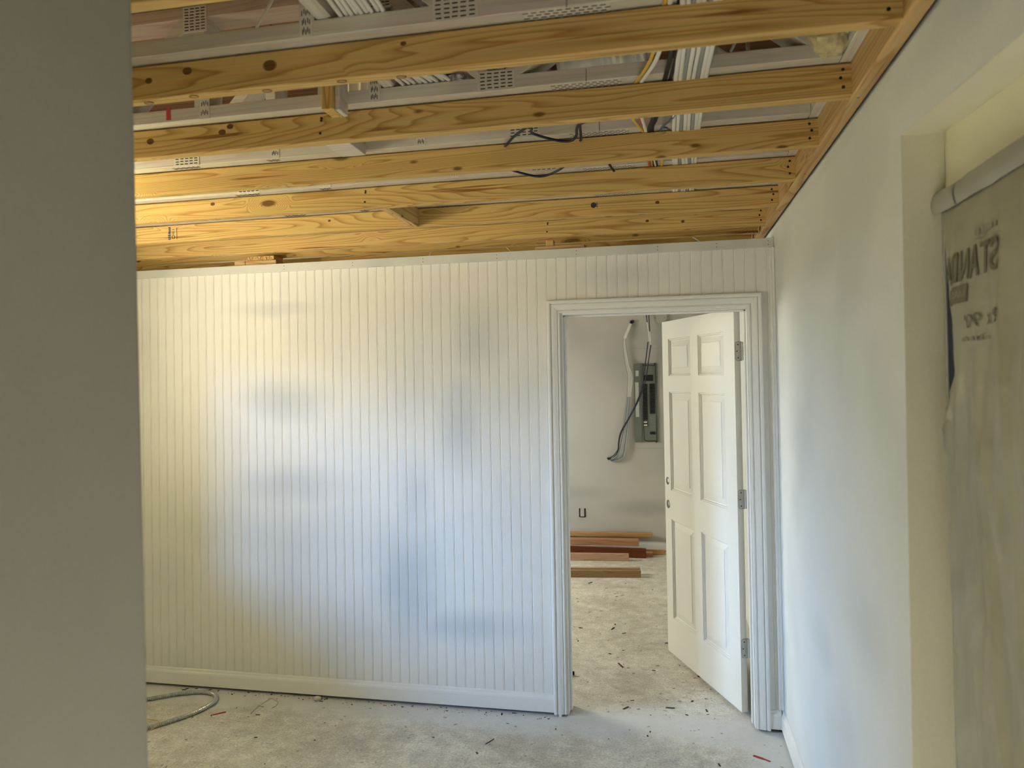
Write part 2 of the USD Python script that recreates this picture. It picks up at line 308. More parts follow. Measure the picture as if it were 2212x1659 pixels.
# ------------------------------------------------------------------ the room
XL = -3.3
solo('floor', bx((XL-.2, -2.7, -.12), (1.2, 7.5, 0)), 'concrete', 'bare concrete slab floor with pale paint overspray along the walls', kind='structure')
ce = thing('ceiling', 'reddish plywood subfloor above the trusses', None, (0, 0, 0), kind='structure')
for i in range(4):
    for j in range(9):
        part(ce, 'plywood_panel', bx((XL-.2+i*1.15, -2.7+j*1.16, 2.832), (XL-.2+i*1.15+1.146, -2.7+j*1.16+1.156, 2.852)), 'plywood_red')
part(ce, 'light_leak_cover', bx((XL-.2, -2.72, 2.8525), (1.2, 7.75, 2.90)), 'plywood_red')  # unseen sheet added to stop light leaking through the panel gaps
# right wall with the recess for the masked door
op = Polygon([(1.803, -.1), (1.803, 0), (1.801, .813), (1.770, 2.224), (1.223, 2.194), (.74, 2.190), (.74, -.1)])
wp = sbox(-2.6, 0, 7.42, 2.404).difference(op)
wr = thing('wall_right', 'right wall of primed drywall with uneven grey overspray and painted shade above the recess', None, (0, 0, 0), kind='structure')
part(wr, 'drywall', extrude(wp, .088, lambda u, v, w: S(w+WX, u, v)), 'right_wall_paint')
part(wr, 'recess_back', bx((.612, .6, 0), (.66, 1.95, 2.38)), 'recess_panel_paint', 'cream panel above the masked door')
part(wr, 'recess_jamb', extrude(Polygon([(1.8035, 0), (1.8015, .813), (1.7705, 2.2245), (1.7695, 2.2235), (1.7985, .813), (1.8005, 0)]), .0865, lambda u, v, w: S(w+WX+.0012, u, v)), 'recess_paint', 'cream side of the recess')
part(wr, 'recess_head', extrude(Polygon([(1.770, 2.2235), (1.223, 2.1935), (.74, 2.1895), (.74, 2.1875), (1.223, 2.1915), (1.770, 2.2215)]), .0865, lambda u, v, w: S(w+WX+.0012, u, v)), 'recess_paint', 'cream underside of the recess head')
part(wr, 'top_plate', bx((.53, -2.6, 2.42), (.62, 7.42, 2.458)), 'white_lumber_y'); part(wr, 'top_plate', bx((.53, -2.6, 2.46), (.62, 7.42, 2.832)), 'white_lumber_y')
# left wall: ends in a bullnose corner, then turns away to the left
def post(u, v, w): return S(u - .0143*(w-1.7), v, w)
pr = [(-.788, -2.6), (-.788, .985), (-.7895, .993), (-.795, .999), (-.803, 1.0), (-3.3, 1.0), (-3.3, .88), (-.908, .88), (-.908, -2.6)]
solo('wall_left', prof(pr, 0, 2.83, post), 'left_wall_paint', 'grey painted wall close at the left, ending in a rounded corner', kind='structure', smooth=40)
# the wall far left, hidden behind the corner, with the window that lights the beadboard
solo('wall_far_left', extrude(sbox(.88, 0, 7.42, 2.83).difference(sbox(1.02, .965, 2.72, 2.10)).difference(sbox(4.9, .9, 6.6, 2.1)), .13, lambda u, v, w: S(XL-w, u, v)), 'right_wall_paint', 'side wall with two windows behind the left corner', kind='structure')
for y0, y1, z0, z1 in ((1.02, 2.72, .965, 2.10), (4.9, 6.6, .9, 2.1)):
    w_ = thing('window', 'plain white window frame in the side wall', None, (XL-.06, (y0+y1)/2, z0), kind='structure')
    for a, b in (((y0, z0), (y1, z0+.03)), ((y0, z1-.03), (y1, z1)), ((y0, z0), (y0+.03, z1)), ((y1-.03, z0), (y1, z1))):
        part(w_, 'frame_rail', bx((XL-.1, a[0], a[1]), (XL-.04, b[0], b[1])), 'white_trim')
solo('wall_hall_end', extrude(sbox(-.908, 0, .62, 2.83).difference(sbox(-.63, .8, .37, 2.1)), .1, lambda u, v, w: S(u, -2.6+w, v)), 'right_wall_paint', 'end wall of the hall behind the camera with a window', kind='structure')

# beadboard wall
OX0, OX1, OZ = -.500, .392, 2.014     # door opening between the jambs
wb = thing('wall_back', 'white beadboard wall facing the camera', None, (0, 0, 0), kind='structure')
core = sbox(XL, .05, WX, 2.346).difference(sbox(OX0-.02, 0, OX1+.02, OZ+.0195))
part(wb, 'wall_core', extrude(core, .115, lambda u, v, w: S(u, WY+.009+w, v)), 'far_wall_paint')
part(wb, 'bottom_plate', bx((XL, WY+.03, 0), (OX0-.02, WY+.11, .05)), 'pine_dark'); part(wb, 'bottom_plate', bx((OX1+.02, WY+.03, 0), (WX, WY+.11, .05)), 'pine_dark')
P2 = .0508; g, d = .0010, .0017
cross = [(0, .009), (0, d), (g*.5, d), (g, .0006), (.0022, 0), (.0048, 0), (.0058, .0006), (.0064, d), (.0064+g, d), (.0092, .0004), (.0100, 0), (P2, 0), (P2, .009)]
def strip(x, z0, z1, xa=None, xb=None):
    poly = Polygon(cross)
    if xa is not None: poly = poly.intersection(sbox(max(0, xa-x), -1, P2 if xb is None else min(P2, xb-x), 1))
    return extrude(poly, z1-z0, lambda u, v, w: S(x+u, WY+v, z0+w))
x = -.632 - 60*P2
while x < WX-.01:
    if x > XL-.02:
        if x+P2 < OX0-.03 or x > OX1+.03: ms = strip(x, .06, 2.34, x, WX-.001)
        elif x < OX0-.03: ms = strip(x, .06, 2.34, x, OX0-.03) + strip(x, OZ+.016, 2.34, OX0-.03, x+P2)
        elif x+P2 < OX1+.03: ms = strip(x, OZ+.016, 2.34)
        else: ms = strip(x, .06, 2.34, OX1+.03, x+P2) + strip(x, OZ+.016, 2.34, x, OX1+.03)
        part(wb, 'beadboard_strip', ms, 'beadboard_paint')
    x += P2
bp = [(0, .018), (-.013, .018), (-.013, .080), (-.011, .088), (-.006, .094), (-.0045, .104), (0, .108)]
def base(x0, x1): return prof(bp, x0, x1, lambda u, v, w: S(w, WY+u-.0005, v))
bb = thing('baseboard_back', 'cream baseboard along the beadboard wall, held just off the slab', None, (0, 0, 0), kind='structure')
part(bb, 'board', base(XL, -.566), 'white_trim'); part(bb, 'board', base(.450, WX-.013), 'white_trim')
solo('baseboard_right', prof(bp, 1.81, WY-.0005, lambda u, v, w: S(WX+u-.0005, w, v-.002)), 'white_trim', 'white baseboard along the right wall', kind='structure')
tt = thing('trim_1', 'grey primed flat trim board along the top of the beadboard', None, (0, 0, 0), kind='structure')
part(tt, 'board', bx((XL, WY-.012, 2.303), (WX-.001, WY-.0005, 2.3478)), 'top_trim_paint')
dots = []
for xx in (-2.02, -1.62, -1.226, -.83, -.42, -.02, .26, .497):
    for zz in (2.316, 2.333): dots.append(cyl((xx, WY-.0126, zz), (xx, WY-.011, zz), .0022, 6))
part(tt, 'nail_holes', dots, 'black_mark')
solo('trim_2', [bx((.501, WY-.016, .112), (.512, WY-.0005, 2.302)), bx((.512, WY-.0185, .112), (WX-.0005, WY-.0005, 2.302))], 'white_trim', 'narrow white corner strip between beadboard and right wall', kind='structure')
# door casing: moulded boards with mitred corners
cp = [(0, 0), (0, -.009), (.003, -.011), (.010, -.011), (.0115, -.0075), (.0135, -.0075), (.015, -.012), (.020, -.013), (.028, -.0155), (.037, -.017), (.042, -.017), (.0435, -.0125), (.0457, -.0125), (.047, -.018), (.052, -.021), (.060, -.021), (.0635, -.019), (.0635, 0)]
tc = thing('trim_3', 'white moulded casing around the doorway', None, (0, 0, 0), kind='structure')
CI0, CI1, CZ = OX0-.010, OX1+.006, OZ+.010
def casing(side):
    v2 = np.array(cp)
    n = len(v2); V = []
    for end in (0, 1):
        for u, v in v2:
            if side == 'L': V.append((CI0-u, WY+v-.0005, .012 if end == 0 else CZ+u))
            elif side == 'R': V.append((CI1+u, WY+v-.0005, .012 if end == 0 else CZ+u))
            else: V.append(((CI0-u) if end == 0 else (CI1+u), WY+v-.0005, CZ+u))
    F = [(i, (i+1) % n, (i+1) % n+n) for i in range(n)] + [(i, (i+1) % n+n, i+n) for i in range(n)]
    tri = trimesh.creation.triangulate_polygon(Polygon(cp), engine='earcut')[1]
    F += [tuple(t[::-1]) for t in tri] + [tuple(t+n) for t in tri]
    mm = trimesh.Trimesh(V, F, process=False); mm.fix_normals(); return np.array(mm.vertices), np.array(mm.faces)
for s_ in 'LRH': part(tc, 'casing_board', casing(s_), 'white_trim')
part(tc, 'casing_foot', bx((-.55, WY-.016, 0), (-.535, WY-.004, .012)), 'white_trim')
tj = thing('trim_4', 'white door jamb lining the doorway', None, (0, 0, 0), kind='structure')
part(tj, 'jamb_board', [bx((OX0-.019, WY-.001, .008), (OX0, WY+.127, OZ+.019)), bx((OX0, WY+.048, .008), (OX0+.010, WY+.084, OZ))], 'white_trim')
part(tj, 'jamb_board', [bx((OX1, WY-.001, .008), (OX1+.019, WY+.127, OZ+.019)), bx((OX1-.009, WY+.048, .008), (OX1, WY+.084, OZ))], 'white_trim')
part(tj, 'jamb_head', [bx((OX0, WY-.001, OZ), (OX1, WY+.127, OZ+.019)), bx((OX0, WY+.048, OZ-.008), (OX1, WY+.084, OZ))], 'white_trim')

# back room
solo('wall_far', bx((XL, 7.29, 0), (WX, 7.42, 2.83)), 'far_wall_paint', 'grey blotchy far wall of the back room', kind='structure')
solo('baseboard_far', prof(bp, XL, WX, lambda u, v, w: S(w, 7.29+u-.0005, v*.88)), 'white_trim', 'white baseboard on the far wall of the back room', kind='structure')

# ------------------------------------------------------------------ the door
HX, HY = .345, 3.834; DW, DT, DZ0, DZ1 = .876, .033, .02, 2.028
dv = np.array([-.001-.350, 4.618-3.823]); dv /= np.linalg.norm(dv); nv = np.array([-dv[1], dv[0]])   # nv: out of the visible face
def dm(u, z, n):   # u from the hinge edge along the face, n out of the face
    return np.stack([HX+dv[0]*u+nv[0]*n, HY+dv[1]*u+nv[1]*n, z+0*u], 1)
dr = thing('door_1', 'cream white six-panel door standing open into the back room', None, (HX, HY, 0), kind='structure')
cols, rows = [(.109, .402), (.496, .791)], [(.238, .834), (1.008, 1.602), (1.698, 1.920)]
face = sbox(0, DZ0, DW, DZ1)
bores = [(DW-.040, 1.059, .024), (DW-.042, .918, .026)]
for c in cols:
    for r_ in rows: face = face.difference(sbox(c[0], r_[0], c[1], r_[1]))
for b in bores: face = face.difference(shapely.Point(b[0], b[1]).buffer(b[2], 12))
fv, ff = trimesh.creation.triangulate_polygon(face, engine='earcut')
slab = []
for n, flip in ((0, False), (-DT, True)):
    v = dm(fv[:, 0], fv[:, 1], np.full(len(fv), n)); f = ff[:, ::-1] if not flip else ff
    slab.append((v, f))
ringp = [(0, 0), (.0018, -.0055), (.007, -.0060), (.0100, -.0125), (.0165, -.0145), (.0195, -.0130), (.046, -.0055), (.0475, -.0035), (.0475, -.0035)]
panels = []
for side in (0, 1):
    for c in cols:
        for r_ in rows:
            V, F = [], []
            for ins, dep in ringp:
                q = [(c[0]+ins, r_[0]+ins), (c[1]-ins, r_[0]+ins), (c[1]-ins, r_[1]-ins), (c[0]+ins, r_[1]-ins)]
                n = dep if side == 0 else -DT-dep
                V += [(a, b, n) for a, b in q]
            for i in range(len(ringp)-1):
                for k in range(4):
                    a, b = i*4+k, i*4+(k+1) % 4; F.append((a, b, b+4, a+4))
            e = (len(ringp)-1)*4; F.append((e, e+1, e+2, e+3))
            V = np.array(V); F = np.array(F)
            if side == 0: F = F[:, ::-1]
            panels.append((side, (dm(V[:, 0], V[:, 1], V[:, 2]), F)))
edges = []
for (u0, z0), (u1, z1) in (((0, DZ0), (DW, DZ0)), ((DW, DZ0), (DW, DZ1)), ((DW, DZ1), (0, DZ1))):
    V = np.array([(u0, z0, 0), (u1, z1, 0), (u1, z1, -DT), (u0, z0, -DT)]); edges.append((dm(V[:, 0], V[:, 1], V[:, 2]), np.array([[0, 1, 2, 3]])))
for b in bores:
    th = np.linspace(0, 2*np.pi, 25)[:-1]; V, F = [], []
    for k, t in enumerate(th):
        V += [(b[0]+b[2]*math.cos(t), b[1]+b[2]*math.sin(t), 0), (b[0]+b[2]*math.cos(t), b[1]+b[2]*math.sin(t), -DT)]
        j = (k+1) % 24; F.append((2*k, 2*k+1, 2*j+1, 2*j))
    V = np.array(V); edges.append((dm(V[:, 0], V[:, 1], V[:, 2]), np.array(F)))
V = np.array([(0, DZ0, 0), (0, DZ1, 0), (0, DZ1, -DT), (0, DZ0, -DT)])
sl = part(dr, 'slab', slab+edges+[(dm(V[:, 0], V[:, 1], V[:, 2]), np.array([[0, 1, 2, 3]]))], 'door_paint')
for side, pm in panels: part(dr, 'raised_panel', pm, 'door_paint')
for b in bores:
    lk = part(dr, 'lock_bore', (lambda c: (dm(c[0][:, 0], c[0][:, 2], c[0][:, 1]), c[1]))(tube([(b[0], -.034, b[1]), (b[0], -.030, b[1])], b[2]*.99, 20, 2)), 'screw_dark', 'dark drilled lock hole')
    part(lk, 'latch_body', (lambda c: (dm(c[0][:, 0], c[0][:, 2], c[0][:, 1]), c[1]))(tube([(b[0]+.004, -.028, b[1]+.001), (b[0]+.004, -.006, b[1]+.001)], b[2]*.5, 14, 2)), 'pvc' if b[1] > 1 else 'steel')
for z0, z1 in ((1.768, 1.862), (1.028, 1.122), (.287, .381)):
    # leaf let into the hinge edge (edge runs along -nv), rounded on the far corners
    w0, w1 = -.006, -.040; rr = .012
    pl = Polygon([(w0-.001+0, z0), (w1, z0), (w1, z1), (w0, z1)]).intersection(sbox(w1, z0, 0, z1))
    pl = pl.buffer(-rr).buffer(rr).union(sbox(w1, z0, -.02, z1))
    part(dr, 'hinge_gap_shade', extrude(pl.buffer(.0012), .0008, lambda a, z, w: dm(-w-.0001, z, np.minimum(a, -.002))), 'dark_slot', 'dark border painting the recess shade round the hinge leaf')  # flat dark border; shade of the recess is put into its colour
    hg = part(dr, 'hinge', extrude(pl, .002, lambda a, z, w: dm(-w-.0005, z, a)) + [bar((OX1+.001, WY+.094, (z0+z1)/2), (OX1+.001, WY+.127, (z0+z1)/2), .094, .0022, (1, 0, 0))], 'hinge_paint', 'painted steel butt hinge')
    kx = dm(np.array([-.005]), np.array([0.]), np.array([-.043]))[0]
    for q in range(5):
        za, zb = z0+(z1-z0)*q/5+.0006, z0+(z1-z0)*(q+1)/5-.0006
        part(hg, 'knuckle', cyl((kx[0], kx[1], za), (kx[0], kx[1], zb), .0052, 12), 'hinge_paint')
    for zz, a in ((z0+.014, -.019), ((z0+z1)/2, -.013), (z1-.014, -.019)):
        p0 = dm(np.array([-.0018]), np.array([zz]), np.array([a]))[0]; p1 = dm(np.array([-.0030]), np.array([zz]), np.array([a]))[0]
        part(hg, 'screw', cyl(p0, p1, .0034, 8), 'screw_dark')

# ------------------------------------------------------------------ joists
ZJ, JH, JT = 2.39956, .0835, .038
JY = [1.18175+.4064*k for k in range(7)] + [3.815, 4.10]
jl = ['unpainted pine ceiling joist nearest the camera, cut off at the upper left corner',
      'big-knotted unpainted pine joist, second from the camera, with three ringed knots on its underside',
      'unpainted pine joist, third from the camera, with the upright strut rising before it',
      'unpainted pine joist, fourth from the camera, below the hanging black cable loop',
      'unpainted pine joist, fifth from the camera, with the flat blocking piece behind it',
      'unpainted pine joist, sixth from the camera, carrying the round black lumber stamp',
      'unpainted pine joist right above the top trim of the beadboard wall, seventh from the camera',
      'thin-showing shaded pine joist just behind the top of the beadboard wall',
      'brown shaded pine joist farthest back, cut by the top trim of the beadboard wall']
def warp(mesh, y0, seed, amp=.0016):
    v, f = arr(mesh); n = meshkit.noise(np.stack([v[:, 0]*3, v[:, 1]*0+seed, v[:, 2]*9], 1), seed)-.5
    v = v.copy(); v[:, 2] += n*amp*2; v[:, 1] += (meshkit.noise(np.stack([v[:, 0]*.8, v[:, 0]*0+seed+9, v[:, 0]*0], 1), seed)-.5)*.006; return v, f
def face_y(x, y0, seed): return y0 + (meshkit.noise(np.array([[x*.8, seed+9, 0.]]), seed)[0]-.5)*.006
def lumber_x(x0, x1, y0, y1, z0, z1, bev=.004, n=40):
    """long board along x with eased edges, cut in n slices so that it can bow"""
    pf = np.array([(y0+bev, z0), (y1-bev, z0), (y1-bev*.3, z0+bev*.3), (y1, z0+bev), (y1, z1-bev), (y1-bev, z1), (y0+bev, z1), (y0, z1-bev), (y0, z0+bev), (y0+bev*.3, z0+bev*.3)])
    xs = np.linspace(x0, x1, n+1); k = len(pf)
    V = np.array([(xx, a, b) for xx in xs for a, b in pf]); F = []
    for i in range(n):
        for j in range(k):
            a, b = i*k+j, i*k+(j+1) % k; F.append((a, a+k, b+k)); F.append((a, b+k, b))
    for j in range(1, k-1): F += [(0, j, j+1), (n*k, n*k+j+1, n*k+j)]
    mm = trimesh.Trimesh(V, F, process=False); mm.fix_normals(); return np.array(mm.vertices), np.array(mm.faces)
wood('knot_brown', (.20, .095, .03), (.10, .045, .014), 95, 'x', rings=40, knots=0, streak=False); plain('knot_ring', (.13, .06, .02), .7); wood('knot_pale', (.50, .33, .13), (.34, .18, .06), 96, 'x', knots=0, streak=False)
KNOTS = {1: ((-.901, 2.4483, .0115), (-1.1205, 2.4575, .008), (-1.227, 2.4441, .006), (-.567, 2.4637, .004)), 2: ((-1.538, 2.447, .008), (-1.265, 2.470, .0065), (-1.292, 2.4548, .0075)),
         5: ((-1.5264, 2.4535, .004), (-.0145, 2.4421, .0055)), 6: ((-.0664, 2.4496, .005), (.1015, 2.4373, .005)), 4: ((-1.866, 2.461, .006),)}
def ellipse(a, b, r, y):
    v, f = tube([(a, y, b), (a, y+.004, b)], r, 18, 2); v = np.array(v); v[:, 0] = a+(v[:, 0]-a)*1.3; return v, f
for k, y in enumerate(JY):
    x1 = .479 if k < 7 else .47
    jt = thing('ceiling_joist', jl[k], 'joist', (-1.4, y+JT/2, ZJ), 'pine joists below the white trusses')
    part(jt, 'beam', warp(lumber_x(-3.28, x1, y, y+JT, ZJ, ZJ+JH), y, k+3), f'pine_joist_{k}', smooth=30)
    for a_, b_, r_ in KNOTS.get(k, ()):
        fy = face_y(a_, y, k+3); kk = part(jt, 'knot', ellipse(a_, b_, r_, fy-.0008), 'knot_brown', 'dark ringed knot')
        part(kk, 'ring', tube([(a_+r_*1.5*math.cos(t), fy-.0002, b_+r_*math.sin(t)*1.05) for t in np.linspace(0, 6.2832, 25)], .0009, 4, 1), 'knot_ring')
    if k == 1:
        for a_, b_ in ((-1.244, 1.609), (-1.112, 1.600), (-.922, 1.611), (-.725, 1.602), (-.582, 1.612)):
            kk = part(jt, 'knot', cyl((a_, b_, ZJ-.0008), (a_, b_, ZJ+.004), .0095, 14), 'knot_pale', 'ringed knot in the underside')
            part(kk, 'ring', tube([(a_+.0115*math.cos(t), b_+.008*math.sin(t), ZJ-.0004) for t in np.linspace(0, 6.2832, 21)], .0011, 4, 1), 'knot_ring')
    if 1 <= k <= 6:
        for q, zz in enumerate((.022, .046, .067)):
            xx = x1-.020-.006*((q+k) % 2)
            fy = face_y(xx, y, k+3); part(jt, 'screw_head', cyl((xx, fy-.0014, ZJ+zz), (xx, fy+.006, ZJ+zz), .0042, 8), 'screw_dark')
    if k in (2, 4, 6):
        xx, zz0 = {2: (-.975, 0), 4: (-1.18, 0), 6: (-.56, 0)}[k]
        for zz in (.025, .062, .069): part(jt, 'screw_head', cyl((xx+(zz*.1), face_y(xx, y, k+3)-.0014, ZJ+zz), (xx+(zz*.1), y+.008, ZJ+zz), .0038, 8), 'screw_dark')
    if k == 5:   # round mill stamp with a line of small print, then the grade stamp
        yk_, y = y, face_y(-.28, y, k+3)
        st = [cyl((-.288, y-.0012, ZJ+.048), (-.288, y-.0005, ZJ+.048), .012, 20)]
        part(jt, 'stamp', st, 'ink', 'round black lumber stamp')
        part(jt, 'stamp', [bx((-.274, y-.0012, ZJ+.037+i*.0047), (-.271, y-.0005, ZJ+.037+i*.0047+r_), .0002) for i, r_ in enumerate((.004, .0035, .0042, .003, .0042))], 'ink', 'line of small illegible print beside the round stamp')
        y = face_y(-2.36, yk_, k+3); st, r5 = [], random.Random(5)
        zc = ZJ+.012
        while zc < ZJ+.072:
            h = r5.uniform(.003, .007); st.append(bx((-2.382-r5.uniform(0, .004), y-.0012, zc), (-2.372, y-.0005, zc+h), .0002)); zc += h+.0025
        st.append(bx((-2.339, y-.0012, ZJ+.012), (-2.337, y-.0005, ZJ+.070), .0002))
        tm = meshkit.text_mesh('HD 2', .011, .0006); v = np.array(tm.vertices)
        st.append((S(-2.352-v[:, 1], y-.0012+v[:, 2], ZJ+.036+v[:, 0]*.8), np.array(tm.faces)))
        st.append(tube([(-2.357+.008*math.cos(t), y-.0010, ZJ+.024+.008*math.sin(t)) for t in np.linspace(0, 6.283, 17)], .0011, 5, 1))
        part(jt, 'stamp', st, 'ink', 'upright lumber grade stamp')
# ledger with a waney lower edge
ld = [(.479, 0), (.483, -.004), (.497, -.006), (.512, -.004), (.517, .002), (.519, .03), (.519, .089), (.479, .089)]
lg = thing('ledger_board', 'orange-toned pine ledger with rounded lower edge carrying the joists on the right wall', 'ledger', (.5, 2.2, ZJ))
for a, b in ((-.2, 2.93), (2.932, 4.6)):
    part(lg, 'board', prof(ld, a, b, lambda u, v, w: S(u, w, ZJ+v)), 'pine_ledger', smooth=40)
kn = []
for y in (1.5, 2.0, 2.72, 3.3): kn.append(cyl((.495, y, ZJ-.0068), (.495, y, ZJ-.002), .0035, 8))
part(lg, 'knot', kn, 'pine_dark')
solo('ribbon_board', bx((.452, -.2, 2.487), (.528, 4.6, 2.525)), 'white_lumber_y', 'white-sprayed ribbon board along the right wall above the ledger', 'board')
# blocking
def screws(t, pts, mt='screw_dark', r=.004):
    for a, b in pts: part(t, 'nail_head', cyl(a, b, r, 8), mt)
bl = thing('blocking', 'short pine blocking piece laid between the fifth and sixth joists, nails in its side', 'blocking', (-1.107, 3.03, ZJ))
part(bl, 'block', bx((-1.126, JY[4]+JT+.001, ZJ), (-1.088, JY[5]-.001, ZJ+.087)), 'pine_block')
screws(bl, [((-1.107, 2.93, ZJ-.0008), (-1.107, 2.93, ZJ+.004)), ((-1.107, 3.16, ZJ-.0008), (-1.107, 3.16, ZJ+.004))])
bl = thing('strut', 'upright pine strut fixed to the third joist in the gap after the big-knotted joist', 'strut', (-.91, 1.96, 2.46))
part(bl, 'stud', bx((-.917, 1.888, 2.452), (-.883, 1.957, 2.79)), 'pine_strut'); part(bl, 'stud', bx((-.882, 1.900, 2.452), (-.868, 1.957, 2.79)), 'white_lumber')
bl = thing('blocking', 'pale short blocking piece with slanted underside, in the gap before the fourth joist', 'blocking', (-.99, 2.25, 2.47))
part(bl, 'block', bx((-1.07, 2.13, 2.47), (-.985, JY[3]-.038, 2.508)), 'white_lumber')
sl_ = thing('wood_shim', 'short pale pine slat lying on the beadboard wall top, at the left', 'slat', (-2.2, 3.72, 2.348))
part(sl_, 'slat', bx((-2.33, 3.70, 2.3485), (-2.266, 3.78, 2.3745)), 'pine_slat'); part(sl_, 'slat', bx((-2.264, 3.70, 2.3485), (-2.078, 3.78, 2.3745)), 'pine_slat')
fb_ = thing('filler_block', 'block end marked with dark pencil strokes, on the left slat above the beadboard', 'block', (-2.17, 3.74, 2.375))
part(fb_, 'block', bx((-2.255, 3.708, 2.375), (-2.095, 3.81, 2.399)), 'pine_block')
for xx, a in ((-2.240, .5), (-2.226, -.5), (-2.19, .5), (-2.176, -.5), (-2.14, .6), (-2.12, .6)):
    part(fb_, 'pencil_mark', bar((xx-.004*np.sign(a), 3.7072, 2.395), (xx+.004*np.sign(a), 3.7072, 2.379), .002, .001), 'ink')
sl_ = thing('wood_shim', 'knotty pale slat lying on the beadboard wall top, above the doorway', 'slat', (-.5, 3.72, 2.348))
part(sl_, 'slat', bx((-.634, 3.70, 2.3485), (-.380, 3.78, 2.3675)), 'pine_slat')
fb_ = solo('filler_block', bx((-.578, 3.706, 2.368), (-.537, 3.745, 2.3985)), 'pine_strut', 'small upright block standing on the slat above the doorway', 'block')

# ------------------------------------------------------------------ trusses
ZT = 2.487
def slots(xa, xb, za, zb, y, cols_, upright):
    out = []
    nz = max(2, int((zb-za)/(.0085 if not upright else .0195)))
    for i in range(cols_):
        cx = xa+(i+.5)*(xb-xa)/cols_
        for j in range(nz):
            cz = za+(j+.5)*(zb-za)/nz
            jx, jz = rnd.uniform(-.001, .001), rnd.uniform(-.0006, .0006) + (.004 if (upright and i % 2) else 0)
            w, h = ((.0065, .0016) if not upright else (.0011, .006))
            out.append(bx((cx-w+jx, y-.0016, cz-h+jz), (cx+w+jx, y-.0004, cz+h+jz), .0002))
    return out
def plate(t, xa, xb, za, zb, y, cols_, upright=False):
    pp = part(t, 'nail_plate', bx((xa, y-.0012, za), (xb, y+.0005, zb), .0003), 'plate_metal', 'punched metal nail plate')
    part(pp, 'slots', slots(xa+.004, xb-.004, za+.003, zb-.003, y, cols_, upright), 'dark_slot', kind='stuff')
def splice(t, xa, xb, ya, yb, z):
    pp = part(t, 'nail_plate', bx((xa, ya, z-.0012), (xb, yb, z+.0005), .0003), 'plate_metal', 'punched metal splice plate')
    out = []
    nx, ny = int((xb-xa)/.018), 5
    for i in range(nx):
        for j in range(ny):
            cx = xa+(i+.5+.5*(j % 2)-.25)*(xb-xa)/nx; cy = ya+(j+.5)*(yb-ya)/ny
            out.append(bx((cx-.006, cy-.0016, z-.0018), (cx+.006, cy+.0016, z-.0006), .0002))
    part(pp, 'slots', out, 'dark_slot', kind='stuff')
tl = ['white-sprayed open-web floor truss above the second pine joist, whole splice plate showing',
      'white-sprayed open-web floor truss above the third pine joist, with a red marker smear at left',
      'white-sprayed open-web floor truss above the fourth pine joist, behind the black cable loop',
      'white-sprayed open-web floor truss above the fifth pine joist, only a thin strip showing',
      'white-sprayed open-web floor truss above the sixth pine joist, almost hidden']
for k in range(5):
    y0 = JY[k+1]-.036; y1 = y0+.089; yc = (y0+y1)/2
    t = thing('floor_truss', tl[k], 'truss', (-1.4, yc, ZT), 'white open-web floor trusses above the pine joists')
    part(t, 'bottom_chord', bx((-3.28, y0, ZT), (-.189, y1, ZT+.038)), 'white_lumber'); part(t, 'bottom_chord', bx((-.1875, y0, ZT), (.451, y1, ZT+.038)), 'white_lumber')
    part(t, 'top_chord', bx((-3.28, y0, 2.792), (.451, y1, 2.830)), 'pinkish_lumber')
    zb, zt_ = ZT+.036, 2.794
    for a, b in (((-1.342, zb), (-1.342, zt_)), ((-.788, zb), (-.788, zt_)), ((.43, zb), (.43, zt_)),
                 ((-1.645, zb), (-1.385, zt_)), ((-1.705, zb), (-2.25, zt_)), ((-2.75, zb), (-2.29, zt_)), ((-.465, zb), (-.745, zt_)), ((-.405, zb), (.02, zt_)), ((.40, zb), (.06, zt_))):
        part(t, 'web', bar((a[0], yc, a[1]), (b[0], yc, b[1]), .038, .0885), 'white_lumber')
    plate(t, -1.342, -1.309, ZT-.001, ZT+.060, y0, 5, True); plate(t, -.804, -.773, ZT-.001, ZT+.070, y0, 5, True)
    plate(t, -.486, -.382, ZT-.001, ZT+.054, y0, 5); plate(t, -1.727, -1.624, ZT-.001, ZT+.042, y0, 5)
    plate(t, -1.395, -1.315, 2.750, 2.828, y0, 4); plate(t, -.80, -.735, 2.752, 2.828, y0, 4)
    splice(t, -.284, -.098, y0+.003, y0+.060, ZT)
    if k >= 2: splice(t, -1.745, -1.642, y0+.012, y0+.032, ZT); splice(t, -1.364, -1.322, y0+.008, y0+.03, ZT)
    if k == 1: part(t, 'marker_smear', bx((-1.455, y0-.0008, ZT+.006), (-1.440, y0+.0005, ZT+.045), .0003), 'red_marker', 'red marker smear')
sb_ = solo('strongback', bx((-.768, -.2, 2.5265), (-.730, 4.9, 2.59), .006), 'white_lumber_y', 'white-sprayed strongback board running across the trusses beside the cable bundle', 'board')

